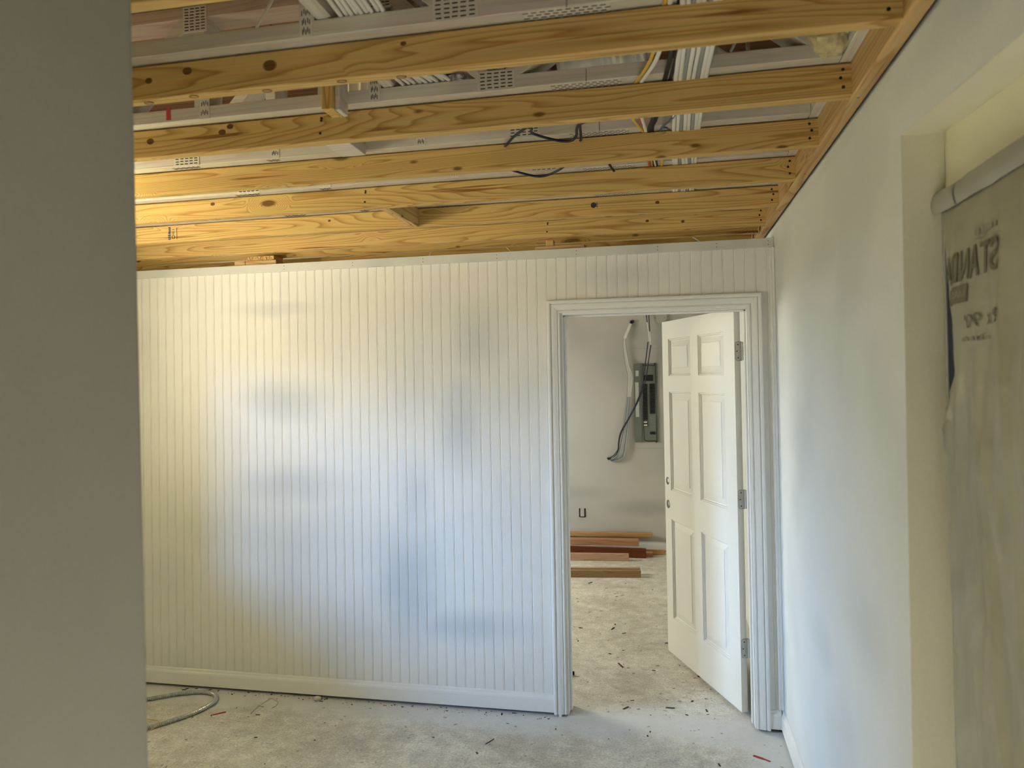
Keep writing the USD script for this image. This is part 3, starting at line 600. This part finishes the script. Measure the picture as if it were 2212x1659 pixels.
# ------------------------------------------------------------------ cables, ducts and insulation in the ceiling
for i in range(9):
    xs = -.704+i*.0125; w_ = rnd.uniform(-.005, .005)
    pts = [(xs+.02*math.sin(i), .9, 2.60)]
    for k in range(5):
        yc = JY[k+1]+.01
        pts += [(xs+w_*.4+i*.004*(k % 2), yc-.05, 2.5305+.002*(i % 2)), (xs+w_*.4+i*.004*(k % 2), yc+.05, 2.5305), (xs+w_+rnd.uniform(-.003, .003), yc+.2, 2.513+rnd.uniform(-.006, .012))]
    solo('cable', tube(pts, .0055, 8, 6), 'white_cable', 'white electrical cable in the bundle lying across the trusses beside the strongback', 'cable', 'white cables in the bundle beside the strongback', smooth=True)
for i in range(8):   # bundle that runs under the trusses near the right
    xs = .045+i*.0112
    z = 2.4852
    jx = [rnd.uniform(-.0012, .0012) for _ in range(6)]
    pts = [(xs+jx[0], 1.0, z)] + [(xs + jx[k] + (.008 if k < 2 else .0), 1.55+.22*k, z - .006*((k+1) % 2)) for k in range(6)] + [(xs+.01, 2.95, z), (xs+.012, 3.6, z)]
    solo('cable', tube(pts, (.0055 if i % 3 else .006), 8, 6, flat=.32), 'white_cable' if i not in (2, 5) else 'grey_cable', 'white and grey electrical cable in the flat bundle under the trusses near the right wall', 'cable', 'cables in the flat bundle near the right wall', smooth=True)
def cable(pts, mt, label, r=.005, flat=1.0, grp=None, name='cable', sm=8):
    return solo(name, tube(pts, r, 8, sm, flat if flat == 1 else .4), mt, label, 'cable', grp, smooth=True)
Z = 2.4848
cable([(.03, 1.45, Z), (-.012, 1.828, Z), (-.060, 2.0, Z), (-.085, 2.12, Z), (-.078, 2.28, Z), (-.048, 2.43, Z), (-.03, 2.7, Z), (-.012, 3.1, Z)], 'yellow_cable', 'yellow electrical cable crossing under the trusses beside the black cables', .005, .7)
cable([(.04, 1.45, Z), (.002, 1.828, Z), (-.045, 2.0, Z), (-.06, 2.12, Z), (-.03, 2.6, Z), (.0, 3.1, Z)], 'white_cable', 'single white cable lying next to the yellow cable', .006, .7)
cable([(.055, 1.45, Z), (.032, 1.828, Z), (.016, 2.0, Z), (-.019, 2.29, Z), (-.032, 2.426, Z), (-.02, 2.9, Z)], 'black_cable', 'thick black cable between the yellow cable and the flat white bundle', .0062, .7)
cable([(.062, 1.45, Z), (.046, 1.828, Z), (.030, 2.0, Z), (-.008, 2.29, Z), (-.022, 2.426, Z), (-.01, 2.9, Z)], 'black_cable', 'second thick black cable touching the flat white bundle', .005, .7)
cable([(.09, 1.9, Z), (.05, 2.25, Z), (.035, 2.30, 2.482), (.012, 2.36, 2.482), (.002, 2.405, 2.482), (.012, 2.38, Z), (.03, 2.42, Z), (.05, 2.7, Z)], 'blue_wire', 'thin blue wire looped under the truss', .003)
cable([(-.07, 2.1, Z), (-.058, 2.28, Z), (-.045, 2.40, Z), (-.04, 2.7, Z), (-.035, 3.0, Z)], 'red_wire', 'orange-red cable next to the yellow cable', .005, .7)
cable([(.014, 2.5, Z), (.007, 2.77, Z), (.0, 3.2, Z)], 'yellow_cable', 'second yellow cable, showing only in the gap before the fifth joist', .005, .7)
cable([(-.52, 2.44, 2.482), (-.495, 2.377, 2.472), (-.456, 2.31, 2.474), (-.400, 2.245, 2.478), (-.390, 2.255, 2.476), (-.393, 2.290, 2.472), (-.341, 2.337, 2.464), (-.290, 2.366, 2.462), (-.262, 2.345, 2.468), (-.245, 2.27, 2.478), (-.185, 2.235, 2.484), (-.15, 2.19, 2.488)], 'black_cable', 'black cable hanging in a loose loop below the truss', .0046, sm=12)
cable([(-.239, 2.25, 2.482), (-.243, 2.30, 2.478), (-.249, 2.375, 2.470), (-.26, 2.43, 2.478)], 'black_cable', 'short black cable tail beside the loose loop', .0042)
cable([(-.56, 2.70, 2.484), (-.514, 2.722, 2.472), (-.460, 2.752, 2.463), (-.42, 2.748, 2.463), (-.374, 2.726, 2.472), (-.33, 2.69, 2.484)], 'black_cable', 'black cable sagging in the gap before the fifth joist', .0044)
cable([(-.186, 2.66, 2.484), (-.178, 2.74, 2.474), (-.17, 2.79, 2.472)], 'black_cable', 'short black cable end in the gap before the fifth joist, near the right cables', .0044)
cable([(-1.06, 1.9, 2.80), (-1.073, 1.9, 2.775), (-1.115, 1.88, 2.68), (-1.14, 1.86, 2.545)], 'white_cable', 'single pale wire slanting down at the upper left', .0042)
cable([(-1.235, 2.40, 2.64), (-1.25, 2.30, 2.60), (-1.245, 2.26, 2.57), (-1.265, 2.20, 2.55), (-1.27, 2.15, 2.5275)], 'white_cable', 'short bent white cable in the gap before the third joist', .005)
cable([(-.86, 3.98, 2.52), (-.845, 3.92, 2.44), (-.796, 3.90, 2.384), (-.78, 3.90, 2.35)], 'yellow_cable', 'tan strap hanging between the joists above the beadboard', .005, .5)
cable([(-1.254, 3.92, 2.45), (-1.254, 3.91, 2.417), (-1.26, 3.90, 2.384), (-1.262, 3.9, 2.35)], 'white_cable', 'thin white wire hanging behind the top trim', .004)
cable([(.09, 3.92, 2.455), (.12, 3.91, 2.434), (.184, 3.90, 2.392), (.21, 3.9, 2.36)], 'white_cable', 'thin white wire slanting behind the top trim near the right wall', .0028)
cable([(.24, 2.55, 2.78), (.245, 2.2, 2.69), (.24, 2.06, 2.5305), (.238, 1.99, 2.5275)], 'white_cable', 'single white cable dropping onto the truss right of the flat bundle', .005)
for i in range(5):   # cables dropping from above into the right bundle
    xs = -.02+i*.03
    cable([(xs+.05, 2.9, 2.79), (xs+.02, 2.45, 2.70), (xs, 2.15, 2.60), (xs-.004, 2.05, 2.5305)], 'white_cable', 'white cable coming down from the plywood onto the truss behind the flat bundle', .006, grp='white cables dropping behind the flat bundle')
def crumple(a, b, r, seed, amp, n=28, m=40):
    a, b = np.array(a, float), np.array(b, float)
    V, F = [], []
    ax = b-a; ln = np.linalg.norm(ax); ax /= ln; e1 = np.cross(ax, (0, 0, 1.0)); e1 /= np.linalg.norm(e1); e2 = np.cross(ax, e1)
    for i in range(m+1):
        for k in range(n):
            th = 2*np.pi*k/n; p = a+ax*ln*i/m
            q = np.array([math.cos(th)*2.2, math.sin(th)*2.2, i*.45])
            rr = r*(1+amp*(meshkit.fbm(q[None]*1.3, 3, seed)[0]-.5)*2)
            if i in (0, m): rr *= .55
            V.append(p+rr*(math.cos(th)*e1+math.sin(th)*e2))
    for i in range(m):
        for k in range(n):
            x0, x1 = i*n+k, i*n+(k+1) % n; F.append((x0, x1, x1+n, x0+n))
    return np.array(V), np.array(F)
solo('insulated_duct', crumple((-.62, 2.10, 2.640), (-.58, 4.6, 2.66), .078, 4, .30), 'foil', 'crinkled silver foil duct beside the cable bundle', 'duct', smooth=35)
solo('insulated_duct', crumple((-.42, 2.10, 2.640), (-.36, 4.6, 2.66), .085, 9, .30), 'foil', 'dark crinkled foil duct behind the white insulation bag', 'duct', smooth=35)
solo('insulation_bag', crumple((-.300, 2.19, 2.655), (-.035, 2.20, 2.685), .078, 21, .14), 'bag_white', 'plump white insulation bag lying above the trusses', 'insulation', smooth=True)
# pleated paper facing of insulation between trusses
V, F = [], []
for i in range(46):
    for j in range(5):
        xx = -1.20+i*.0062; V.append((xx, 2.42+.014*meshkit.noise(np.array([[i*.55, j*.35, 3.]]), 2)[0]+.02*j/4, 2.55+.27*j/4))
for i in range(45):
    for j in range(4): F.append((i*5+j, (i+1)*5+j, (i+1)*5+j+1, i*5+j+1))
vf = np.array(V); back = vf + (0, .03, 0); n_ = len(vf)
solo('insulation_batt', [(vf, np.array(F)), (back, np.array(F)[:, ::-1])], 'paper_facing', 'cream paper-faced insulation batt with pleats, behind the upright strut', 'insulation', smooth=30)
ico = trimesh.creation.icosphere(4, 1.0); v = np.array(ico.vertices)
rr = 1+.55*(meshkit.fbm(v*2.6+5, 4, 3)-.5)+.22*(meshkit.fbm(v*9+3, 3, 5)-.5)
solo('insulation_tuft', (np.array([.420, 1.93, 2.533])+v*rr[:, None]*(.052, .045, .052), np.array(ico.faces)), 'wool_yellow', 'yellow tuft of mineral wool poking out by the right wall', 'insulation', smooth=True)

# ------------------------------------------------------------------ masked door at the right
md = thing('masked_door', 'dark navy door almost hidden behind the plastic film at the right', 'door', (.605, 1.3, 0))
part(md, 'door_face', bx((.6065, .78, .0), (.6115, 1.765, 2.062)), 'navy')
part(md, 'edge_strip', bx((.603, 1.762, .0), (.608, 1.772, 2.05)), 'tape_grey', 'thin grey edge strip')
fm = thing('masking_film', 'wrinkled translucent plastic masking film taped over the door at the right, with mirrored print', 'plastic sheet', (.59, 1.3, 0))
ez, ey = np.array([.0, .852, 1.0, 1.10, 1.20, 1.353, 1.503, 1.60, 1.696, 1.767, 1.862, 1.961, 2.07]), np.array([1.735, 1.738, 1.751, 1.752, 1.746, 1.733, 1.718, 1.724, 1.697, 1.709, 1.726, 1.744, 1.763])
def fx(y, z):
    """how far the film stands off the door: folds fan out downward from the tape, deeper with distance from it"""
    s = np.clip((2.06-z)/.5, 0, 1)**1.2
    q = (y-1.40) / (1+.75*np.clip(2.06-z, 0, 2)) + .10*(2.06-z)
    w = meshkit.fbm(np.stack([q*15, z*1.1, 0*z+1.7], -1), 3, 6)
    w2 = meshkit.fbm(np.stack([y*9, z*6, 0*z+4.1], -1), 4, 8)
    fold = np.abs(w-.5)*2
    e = np.clip((np.interp(z, ez, ey)-y)/.07, 0, 1); e = e*e*(3-2*e)
    return .6005 - s*e*(.046*(1-fold)**2.4 + .014*(w2-.3)) - .002
ny, nz = 110, 190
zz = np.linspace(.0, 2.07, nz); V = []
for z_ in zz:
    e = np.interp(z_, ez, ey) + .003*math.sin(z_*57)*math.sin(z_*23)
    ys = np.linspace(.79, e, ny); V.append(np.stack([fx(ys, np.full(ny, z_)), ys, np.full(ny, z_)], 1))
V = np.vstack(V); F = np.array([(i*ny+j, i*ny+j+1, (i+1)*ny+j+1, (i+1)*ny+j) for i in range(nz-1) for j in range(ny-1)])
part(fm, 'film', (V, F), 'film', smooth=True)
def smudge(y0, y1, z0, h, n, seed):
    r = random.Random(seed); out = []
    for i in range(n):
        a = y0+(y1-y0)*(i+.08)/n; b = y0+(y1-y0)*(i+.92)/n; hh = h*r.uniform(.75, 1)
        x_ = float(fx(np.array([(a+b)/2]), np.array([z0]))[0]); out.append(bx((x_-.0026, a, z0), (x_-.0020, b, z0+hh), .0001))
    part(fm, 'print', out, 'print_light', 'faint illegible print')
def printed(text, y0, z0, h, width, mt, bold=True, slope=0.):
    tm = meshkit.text_mesh(text, h, .0004, bold); v = np.array(tm.vertices); f = np.array(tm.faces)
    tm2 = trimesh.Trimesh(v, f).subdivide_to_size(.012); v, f = np.array(tm2.vertices), np.array(tm2.faces)
    v[:, 0] *= width/np.ptp(v[:, 0])
    y = y0+v[:, 0]; z = z0+v[:, 1]+slope*v[:, 0]
    lim = np.interp(z, ez, ey)-.002
    y = np.minimum(y, lim)
    part(fm, 'print', (np.stack([fx(y, z)-.0022-v[:, 2], y, z], 1), f), mt, 'mirrored grey print')
printed('STANDA', 1.459, 1.882, .058, .275, 'print_grey', True, -.018)
smudge(1.474, 1.572, 1.957, .013, 7, 4); smudge(1.52, 1.572, 1.948, .003, 1, 8)
printed("9'x 90'", 1.440, 1.783, .026, .165, 'print_grey', False, -.015)
smudge(1.50, 1.62, 1.755, .009, 9, 3)
by = np.array([(1.601, 1.836), (1.726, 1.835), (1.7, 1.868), (1.601, 1.872)])
bpoly = Polygon([(1.601, 1.834), (1.722, 1.833), (1.709, 1.866), (1.601, 1.871)])
mm_ = trimesh.creation.extrude_polygon(bpoly, .0004, engine='earcut').subdivide_to_size(.015); v = np.array(mm_.vertices)
part(fm, 'print', (np.stack([fx(v[:, 0], v[:, 1])-.0018-v[:, 2], v[:, 0], v[:, 1]], 1), np.array(mm_.faces)), 'print_grey', 'dark printed bar')
printed('MASKI', 1.612, 1.845, .014, .085, 'print_light', False)
# tape strip: two overlapping lengths, curling off at the far tip
def tape(y0, y1, z0, z1, x, tip):
    n = 26; V, F = [], []
    for i in range(n+1):
        t = i/n; y = y0+(y1-y0)*t
        for j in range(5):
            s = j/4; sh = (1-(max(0, t-.8)/.2)**1.5) if tip else 1
            zc = z0 + (z1-z0)*(s*sh) + .003*meshkit.noise(np.array([[y*22, s*2, 1.]]), 3)[0]
            xo = x - .006*meshkit.noise(np.array([[y*14, s*3, 2.]]), 5)[0] - .004*math.sin(s*3.14)
            V.append((xo, y, zc))
    for i in range(n):
        for j in range(4): F.append((i*5+j, (i+1)*5+j, (i+1)*5+j+1, i*5+j+1))
    V = np.array(V); F = np.array(F); return [(V, F), (V+(.0008, 0, 0), F[:, ::-1])]
part(fm, 'tape', tape(.78, 1.668, 2.037, 2.084, .594, False), 'tape_grey', 'grey tape along the top of the film', smooth=40)
part(fm, 'tape', tape(1.655, 1.80, 2.036, 2.082, .5915, True), 'tape_grey', 'loose tape end at the corner', smooth=40)

# ------------------------------------------------------------------ electrical things on the far wall
FY = 7.29
ep = thing('breaker_panel', 'grey-green electrical breaker panel with open door on the far wall', 'electrical panel', (-.2, FY, 1.0))
part(ep, 'cover_sheet', bx((-.350, FY-.004, .998), (.20, FY-.0005, 1.968)), 'far_wall_paint', 'wall-coloured sheet behind the panel')
df = part(ep, 'dead_front', [bx((-.222, FY-.016, 1.06), (-.066, FY-.004, 1.824), .003)], 'panel_green', 'grey-green dead front')
part(df, 'rim', [tube([(-.205, FY-.0165, 1.11), (-.205, FY-.0165, 1.77), (-.19, FY-.0165, 1.80), (-.10, FY-.0165, 1.80), (-.083, FY-.0165, 1.77), (-.083, FY-.0165, 1.11), (-.10, FY-.0165, 1.075), (-.19, FY-.0165, 1.075), (-.205, FY-.0165, 1.11)], .0035, 6, 4)], 'breaker_black', smooth=True)
part(ep, 'panel_door', bar((-.222, FY-.018, 1.441), (-.291, FY-.045, 1.441), .766, .003, (0, 0, 0.001+1)) if False else rot(bx((-.294, FY-.019, 1.058), (-.222, FY-.016, 1.824)), .25, (0, 0, 1), (-.222, FY-.017, 0)), 'panel_leaf', 'open panel door')
def slotbox(x0, x1, z0, z1, mt='breaker_black', name='breaker', y=FY-.022): return part(ep, name, bx((x0, y, z0), (x1, FY-.015, z1), .002), mt)
slotbox(-.199, -.107, 1.651, 1.711, name='main_breaker')
for i in range(12):
    z0 = 1.275+i*.0292; slotbox(-.211, -.165, z0, z0+.0275)
for i in range(10):
    z0 = 1.334+i*.0292; slotbox(-.145, -.092, z0, z0+.0275)
for i in range(2): b_ = slotbox(-.209, -.165, 1.212+i*.029, 1.238+i*.029); part(b_, 'toggle', bx((-.203, FY-.025, 1.217+i*.029), (-.171, FY-.021, 1.232+i*.029)), 'label_white')
for i in range(6): part(ep, 'blank_filler', bx((-.145, FY-.018, 1.172+i*.026), (-.092, FY-.015, 1.1965+i*.026), .001), 'panel_leaf')
slotbox(-.147, -.095, 1.135, 1.160, name='blank_filler')
for z0, z1, x0, x1 in ((1.305, 1.64, -.281, -.247), (1.70, 1.755, -.275, -.245)):
    part(ep, 'paper_label', rot(bx((x0, FY-.0205, z0), (x1, FY-.0188, z1), .0004), .25, (0, 0, 1), (-.222, FY-.017, 0)), 'label_white', 'white paper label')
ec = thing('cable_stub', 'white cable stub poking from the far wall with bundled wires hanging below it', 'cable', (-.34, FY, .9))
part(ec, 'sleeve', bar((-.310, FY-.02, 2.215), (-.372, FY-.03, 2.07), .026, .02), 'white_cable', 'flat white sleeve')
part(ec, 'black_tip', [cyl((-.300, FY-.005, 2.24), (-.312, FY-.02, 2.21), .014, 10), cyl((-.292, FY-.001, 2.236), (-.296, FY-.02, 2.23), .016, 8)], 'breaker_black')
for i in range(5):
    o = (i-2)*.0075
    pts = [(-.372+o*.5, FY-.03, 2.075), (-.372+o, FY-.035, 1.98), (-.352+o*1.6+.008*math.sin(i), FY-.04, 1.82), (-.322+o*1.9+(.01 if i > 4 else 0), FY-.04, 1.69), (-.340+o*1.4, FY-.035, 1.50)]
    part(ec, 'wire', tube(pts, .0026, 6, 6), 'white_cable' if i % 4 else 'grey_cable', smooth=True)
    pts = [(-.340+o*1.4, FY-.035, 1.50), (-.375+o*1.9, FY-.04, 1.23), (-.405+o*2.6, FY-.04, 1.06), (-.43+o*3.0, FY-.035, .95), (-.46+o*3.6, FY-.03, .91-.010*(i % 3)), (-.51+o*1.5, FY-.03, .885-.008*(i % 3)), (-.55, FY-.004, .898)]
    part(ec, 'wire', tube(pts, .0034, 6, 7), 'blue_wire' if i % 2 else 'grey_cable', smooth=True)
part(ec, 'knot', [cyl((-.556, FY-.001, .899), (-.548, FY-.03, .898), .012, 8)], 'breaker_black')
for i in range(2):
    o = i*.017
    bc = thing('hanging_cable', ('black cable crossing the breaker panel, left one of the pair', 'black cable crossing the breaker panel, right one of the pair')[i], 'cable', (-.2, FY, .9))
    part(bc, 'upper_length', tube([(-.165+o*1.5, FY-.05, 2.50), (-.160+o*1.5, FY-.05, 2.32), (-.152+o*1.4, FY-.05, 2.22)] if i == 0 else [(-.14, FY-.05, 2.50), (-.137, FY-.05, 2.32), (-.130, FY-.05, 2.13)], .0048, 6, 6), 'black_cable', smooth=True)
    part(bc, 'bare_length', tube([(-.152, FY-.05, 2.22), (-.140, FY-.05, 2.12), (-.134, FY-.05, 2.03)] if i == 0 else [(-.130, FY-.05, 2.13), (-.124, FY-.05, 2.06), (-.122, FY-.05, 1.99)], .0048, 6, 6), 'white_cable', 'white painted length', smooth=True)
    part(bc, 'lower_length', tube([(-.148+o*1.6, FY-.055, 2.03-.03*i), (-.170+o*1.6, FY-.055, 1.87), (-.196+o*1.5, FY-.06, 1.70), (-.216+o*.8, FY-.06, 1.58), (-.27+o*.5, FY-.06, 1.44), (-.345+o*.4, FY-.055, 1.30), (-.425+o*.5, FY-.05, 1.16), (-.449+o*.3, FY-.045, 1.06), (-.457+o*.3, FY-.04, .99), (-.50+o, FY-.03, .93), (-.548, FY-.02, .90)], .0052, 6, 7), 'black_cable', smooth=True)
ob = thing('outlet_box', 'small white electrical box with dark gaps low on the far wall', 'outlet box', (-.82, FY, .33))
part(ob, 'insert', bx((-.838, FY-.006, .325), (-.80, FY-.0005, .395)), 'far_wall_paint')
for x0, x1 in ((-.852, -.839), (-.800, -.787)): part(ob, 'gap', bx((x0, FY-.004, .318), (x1, FY-.0005, .405)), 'breaker_black', 'dark gap')
part(ob, 'gap', bx((-.84, FY-.004, .316), (-.795, FY-.0005, .323)), 'breaker_black')
rp = thing('round_cover', 'round wall-coloured cover plate high on the far wall above the door top', 'cover plate', (-.03, FY, 2.2))
part(rp, 'disc', cyl((-.03, FY-.022, 2.27), (-.03, FY-.0005, 2.27), .064, 36), 'far_wall_paint'); screws(rp, [((-.075, FY-.0232, 2.262), (-.075, FY-.02, 2.262)), ((.012, FY-.0232, 2.262), (.012, FY-.02, 2.262))])

# ------------------------------------------------------------------ lumber offcuts on the back-room floor
def board(lo, hi, yaw, mt, label, tilt=0, group='lumber offcuts on the back-room floor', cutp=None):
    v, f = arr(bx(lo, hi, .003)); a = np.array([hi[0], (lo[1]+hi[1])/2, lo[2]])
    v, f = rot((v, f), yaw, (0, 0, 1), a); v, f = rot((v, f), tilt, (0, 1, 0), a)
    return solo('lumber_offcut', (v, f), mt, label, 'lumber', group)
board((-2.0, 6.325, 0), (-.228, 6.365, .060), .12, 'fir_tan', 'tan board on edge nearest the doorway on the back-room floor')
board((-2.0, 6.40, 0), (-.235, 6.44, .062), .12, 'fir_pink', 'pale pink strip lying right behind the nearest tan board')
board((-2.0, 6.87, 0), (-.352, 6.91, .066), .07, 'fir_pink', 'pinkish board lying in the middle of the pile with two nail holes')
board((-2.1, 7.00, 0), (-.200, 7.04, .088), -.02, 'fir_brown', 'dark brown board on edge in the middle of the pile')
board((-2.0, 7.06, 0), (-.14, 7.14, .038), .0, 'fir_red', 'red-brown board under the pile, its slanted end showing beside the dark board')
board((-1.6, 7.16, 0), (-.03, 7.20, .040), .0, 'fir_orange', 'low board with mitred tip reaching behind the door')
board((-2.0, 7.09, .092), (-.268, 7.17, .150), .03, 'fir_red', 'light red board lying across the top of the pile', -.004)
board((-2.0, 7.22, .150), (-.14, 7.26, .190), .0, 'fir_orange', 'orange board at the back of the pile, highest against the wall', -.012)

# ------------------------------------------------------------------ things on the floor
# flexible steel conduit lying in a loop
loop = [(-3.05, 3.30, .012), (-2.90, 3.40, .012), (-2.74, 3.50, .012), (-2.62, 3.585, .0125), (-2.52, 3.622, .013), (-2.44, 3.615, .013), (-2.385, 3.565, .013), (-2.367, 3.50, .013), (-2.39, 3.40, .012), (-2.44, 3.31, .012), (-2.51, 3.215, .012), (-2.62, 3.12, .012), (-2.8, 3.0, .012)]
sp = spline(loop, 60); ln = np.r_[0, np.cumsum(np.linalg.norm(np.diff(sp, axis=0), axis=1))]
uni = np.array([[np.interp(s_, ln, sp[:, k]) for k in range(3)] for s_ in np.arange(0, ln[-1], .0022)])
rad = .0105+.0016*np.sin(np.arange(len(uni))*2*np.pi/4)
def rawtube(p, rad, n=10):
    m = len(p); t = np.gradient(p, axis=0); t /= np.linalg.norm(t, axis=1)[:, None]; V = []
    for i in range(m):
        a = np.cross((0, 0, 1.), t[i]); a /= np.linalg.norm(a); b = np.cross(t[i], a); th = np.arange(n)*2*np.pi/n
        V.append(p[i]+rad[i]*np.cos(th)[:, None]*a+rad[i]*np.sin(th)[:, None]*b)
    F = [(i*n+k, i*n+(k+1) % n, (i+1)*n+(k+1) % n, (i+1)*n+k) for i in range(m-1) for k in range(n)]
    return np.vstack(V), np.array(F)
solo('flexible_conduit', rawtube(uni, rad), 'steel', 'flexible ribbed steel conduit looped on the floor beside the left wall', 'conduit', smooth=60)
cable([(-2.70, 3.32, .003), (-2.56, 3.30, .004), (-2.485, 3.24, .03), (-2.478, 3.20, .02), (-2.52, 3.14, .004), (-2.6, 3.1, .003)], 'yellow_cable', 'thin greenish wire bent over the conduit by the left wall', .0015)
solo('red_scrap', bar((-2.300, 3.405, .002), (-2.250, 3.448, .002), .004, .010, (1, -1, 0)), 'red_scrap', 'thin red plastic scrap near the conduit loop', 'scrap')
solo('red_scrap', [bar((.355, 3.449, .002), (.395, 3.424, .003), .003, .012, (1, 1, 0)), bar((.39, 3.428, .003), (.422, 3.408, .002), .003, .007, (1, 1, 0))], 'red_scrap', 'thin red plastic scrap on the floor before the doorway, near the right baseboard', 'scrap')
st_ = thing('string_loop', 'knotted piece of pale string lying before the baseboard', 'string', (-2.08, 3.54, 0))
part(st_, 'strand', tube([(-2.112, 3.452, .003), (-2.118, 3.50, .003), (-2.118, 3.545, .003), (-2.112, 3.59, .003), (-2.100, 3.632, .004), (-2.072, 3.62, .003), (-2.041, 3.596, .003), (-2.030, 3.56, .003), (-2.036, 3.53, .003)], .0026, 6, 6), 'string_white', smooth=True)
part(st_, 'knot', tube([(-2.121, 3.545, .005), (-2.105, 3.54, .005), (-2.09, 3.535, .003)], .003, 6, 4), 'string_white', smooth=True)
solo('stick', cyl((-.847, 3.348, .002), (-.819, 3.402, .002), .0016, 6), 'crumb_dark', 'thin dark stick on the floor left of the doorway', 'stick')
ico2 = trimesh.creation.icosphere(2, 1.0); v = np.array(ico2.vertices)
solo('clay_lump', (np.array([-1.843, 3.655, .011])+v*(1+.4*(meshkit.fbm(v*2+1, 3, 2)-.5))[:, None]*(.022, .015, .013), np.array(ico2.faces)), 'crumb', 'small tan lump against the foot of the baseboard', 'debris', smooth=True)
pc = thing('pipe_stub', 'short white pipe with black end lying just inside the doorway', 'pipe', (-.57, 4.2, 0))
part(pc, 'pipe', cyl((-.70, 4.17, .013), (-.548, 4.205, .013), .013, 14), 'pvc', smooth=40); part(pc, 'cap', cyl((-.549, 4.205, .012), (-.536, 4.208, .012), .0105, 12), 'breaker_black', smooth=40)
# crumbs: sawdust, wood chips and plaster bits
def crumbs(n, smin, smax, region, seed, elong=2.0):
    r = random.Random(seed); out = []
    for _ in range(n):
        xx, yy = region(r); s = smin+(smax-smin)*r.random()**3; e = r.uniform(1, elong)
        vv, f = bx((-s*e, -s, 0), (s*e, s, s*r.uniform(.3, .9)), s*.3); a = r.uniform(0, 3.14)
        out.append((np.stack([xx+vv[:, 0]*math.cos(a)-vv[:, 1]*math.sin(a), yy+vv[:, 0]*math.sin(a)+vv[:, 1]*math.cos(a), vv[:, 2]], 1), f))
    return out
front = lambda r: (r.uniform(-2.6, .5), r.uniform(2.6, 3.67)); back_ = lambda r: (r.uniform(-.7, .3), 3.75+2.45*r.random()**1.4); edge = lambda r: (r.uniform(-2.7, -.56), 3.685-.05*r.random()**2)
solo('sawdust_crumbs', crumbs(420, .0008, .0055, front, 1)+crumbs(260, .001, .006, back_, 2), 'crumb', 'pale crumbs of plaster and wood scattered over the slab', 'debris', kind='stuff')
solo('dark_crumbs', crumbs(110, .0008, .0040, front, 3, 4)+crumbs(90, .001, .0055, back_, 4, 5)+crumbs(150, .001, .004, edge, 5, 3), 'crumb_dark', 'dark chips and splinters scattered over the slab', 'debris', kind='stuff')
for (x0, y0, x1, y1), lb in (((.02, 4.70, .05, 4.76), 'dark wood splinter inside the doorway, farthest of three'), ((.15, 4.30, .21, 4.27), 'dark wood splinter lying in front of the open door'), ((-.30, 4.42, -.27, 4.36), 'dark wood splinter inside the doorway near the left jamb')):
    solo('wood_splinter', bar((x0, y0, .003), (x1, y1, .003), .005, .009, (y1-y0, x0-x1, 0)), 'fir_brown', lb, 'debris')
# ------------------------------------------------------------------ bulb hanging behind the left corner (out of the picture)
mat('bulb_glow', {'e': ('emission', {'color': LAMP_C, 'strength': float(LAMP_L)})}, [], 'e.emission')
lp = thing('hanging_bulb', 'bare warm bulb hanging from a joist behind the left corner', 'lamp', LAMP)
part(lp, 'bulb', (np.array(LAMP)+np.array(trimesh.creation.icosphere(3, .045).vertices), np.array(trimesh.creation.icosphere(3, .045).faces)), 'bulb_glow', smooth=True)
part(lp, 'socket', cyl((LAMP[0], LAMP[1], LAMP[2]+.042), (LAMP[0], LAMP[1], LAMP[2]+.10), .02, 14), 'breaker_black')
part(lp, 'cord', cyl((LAMP[0], LAMP[1], LAMP[2]+.09), (LAMP[0], LAMP[1], 2.49), .004, 8), 'white_cable')
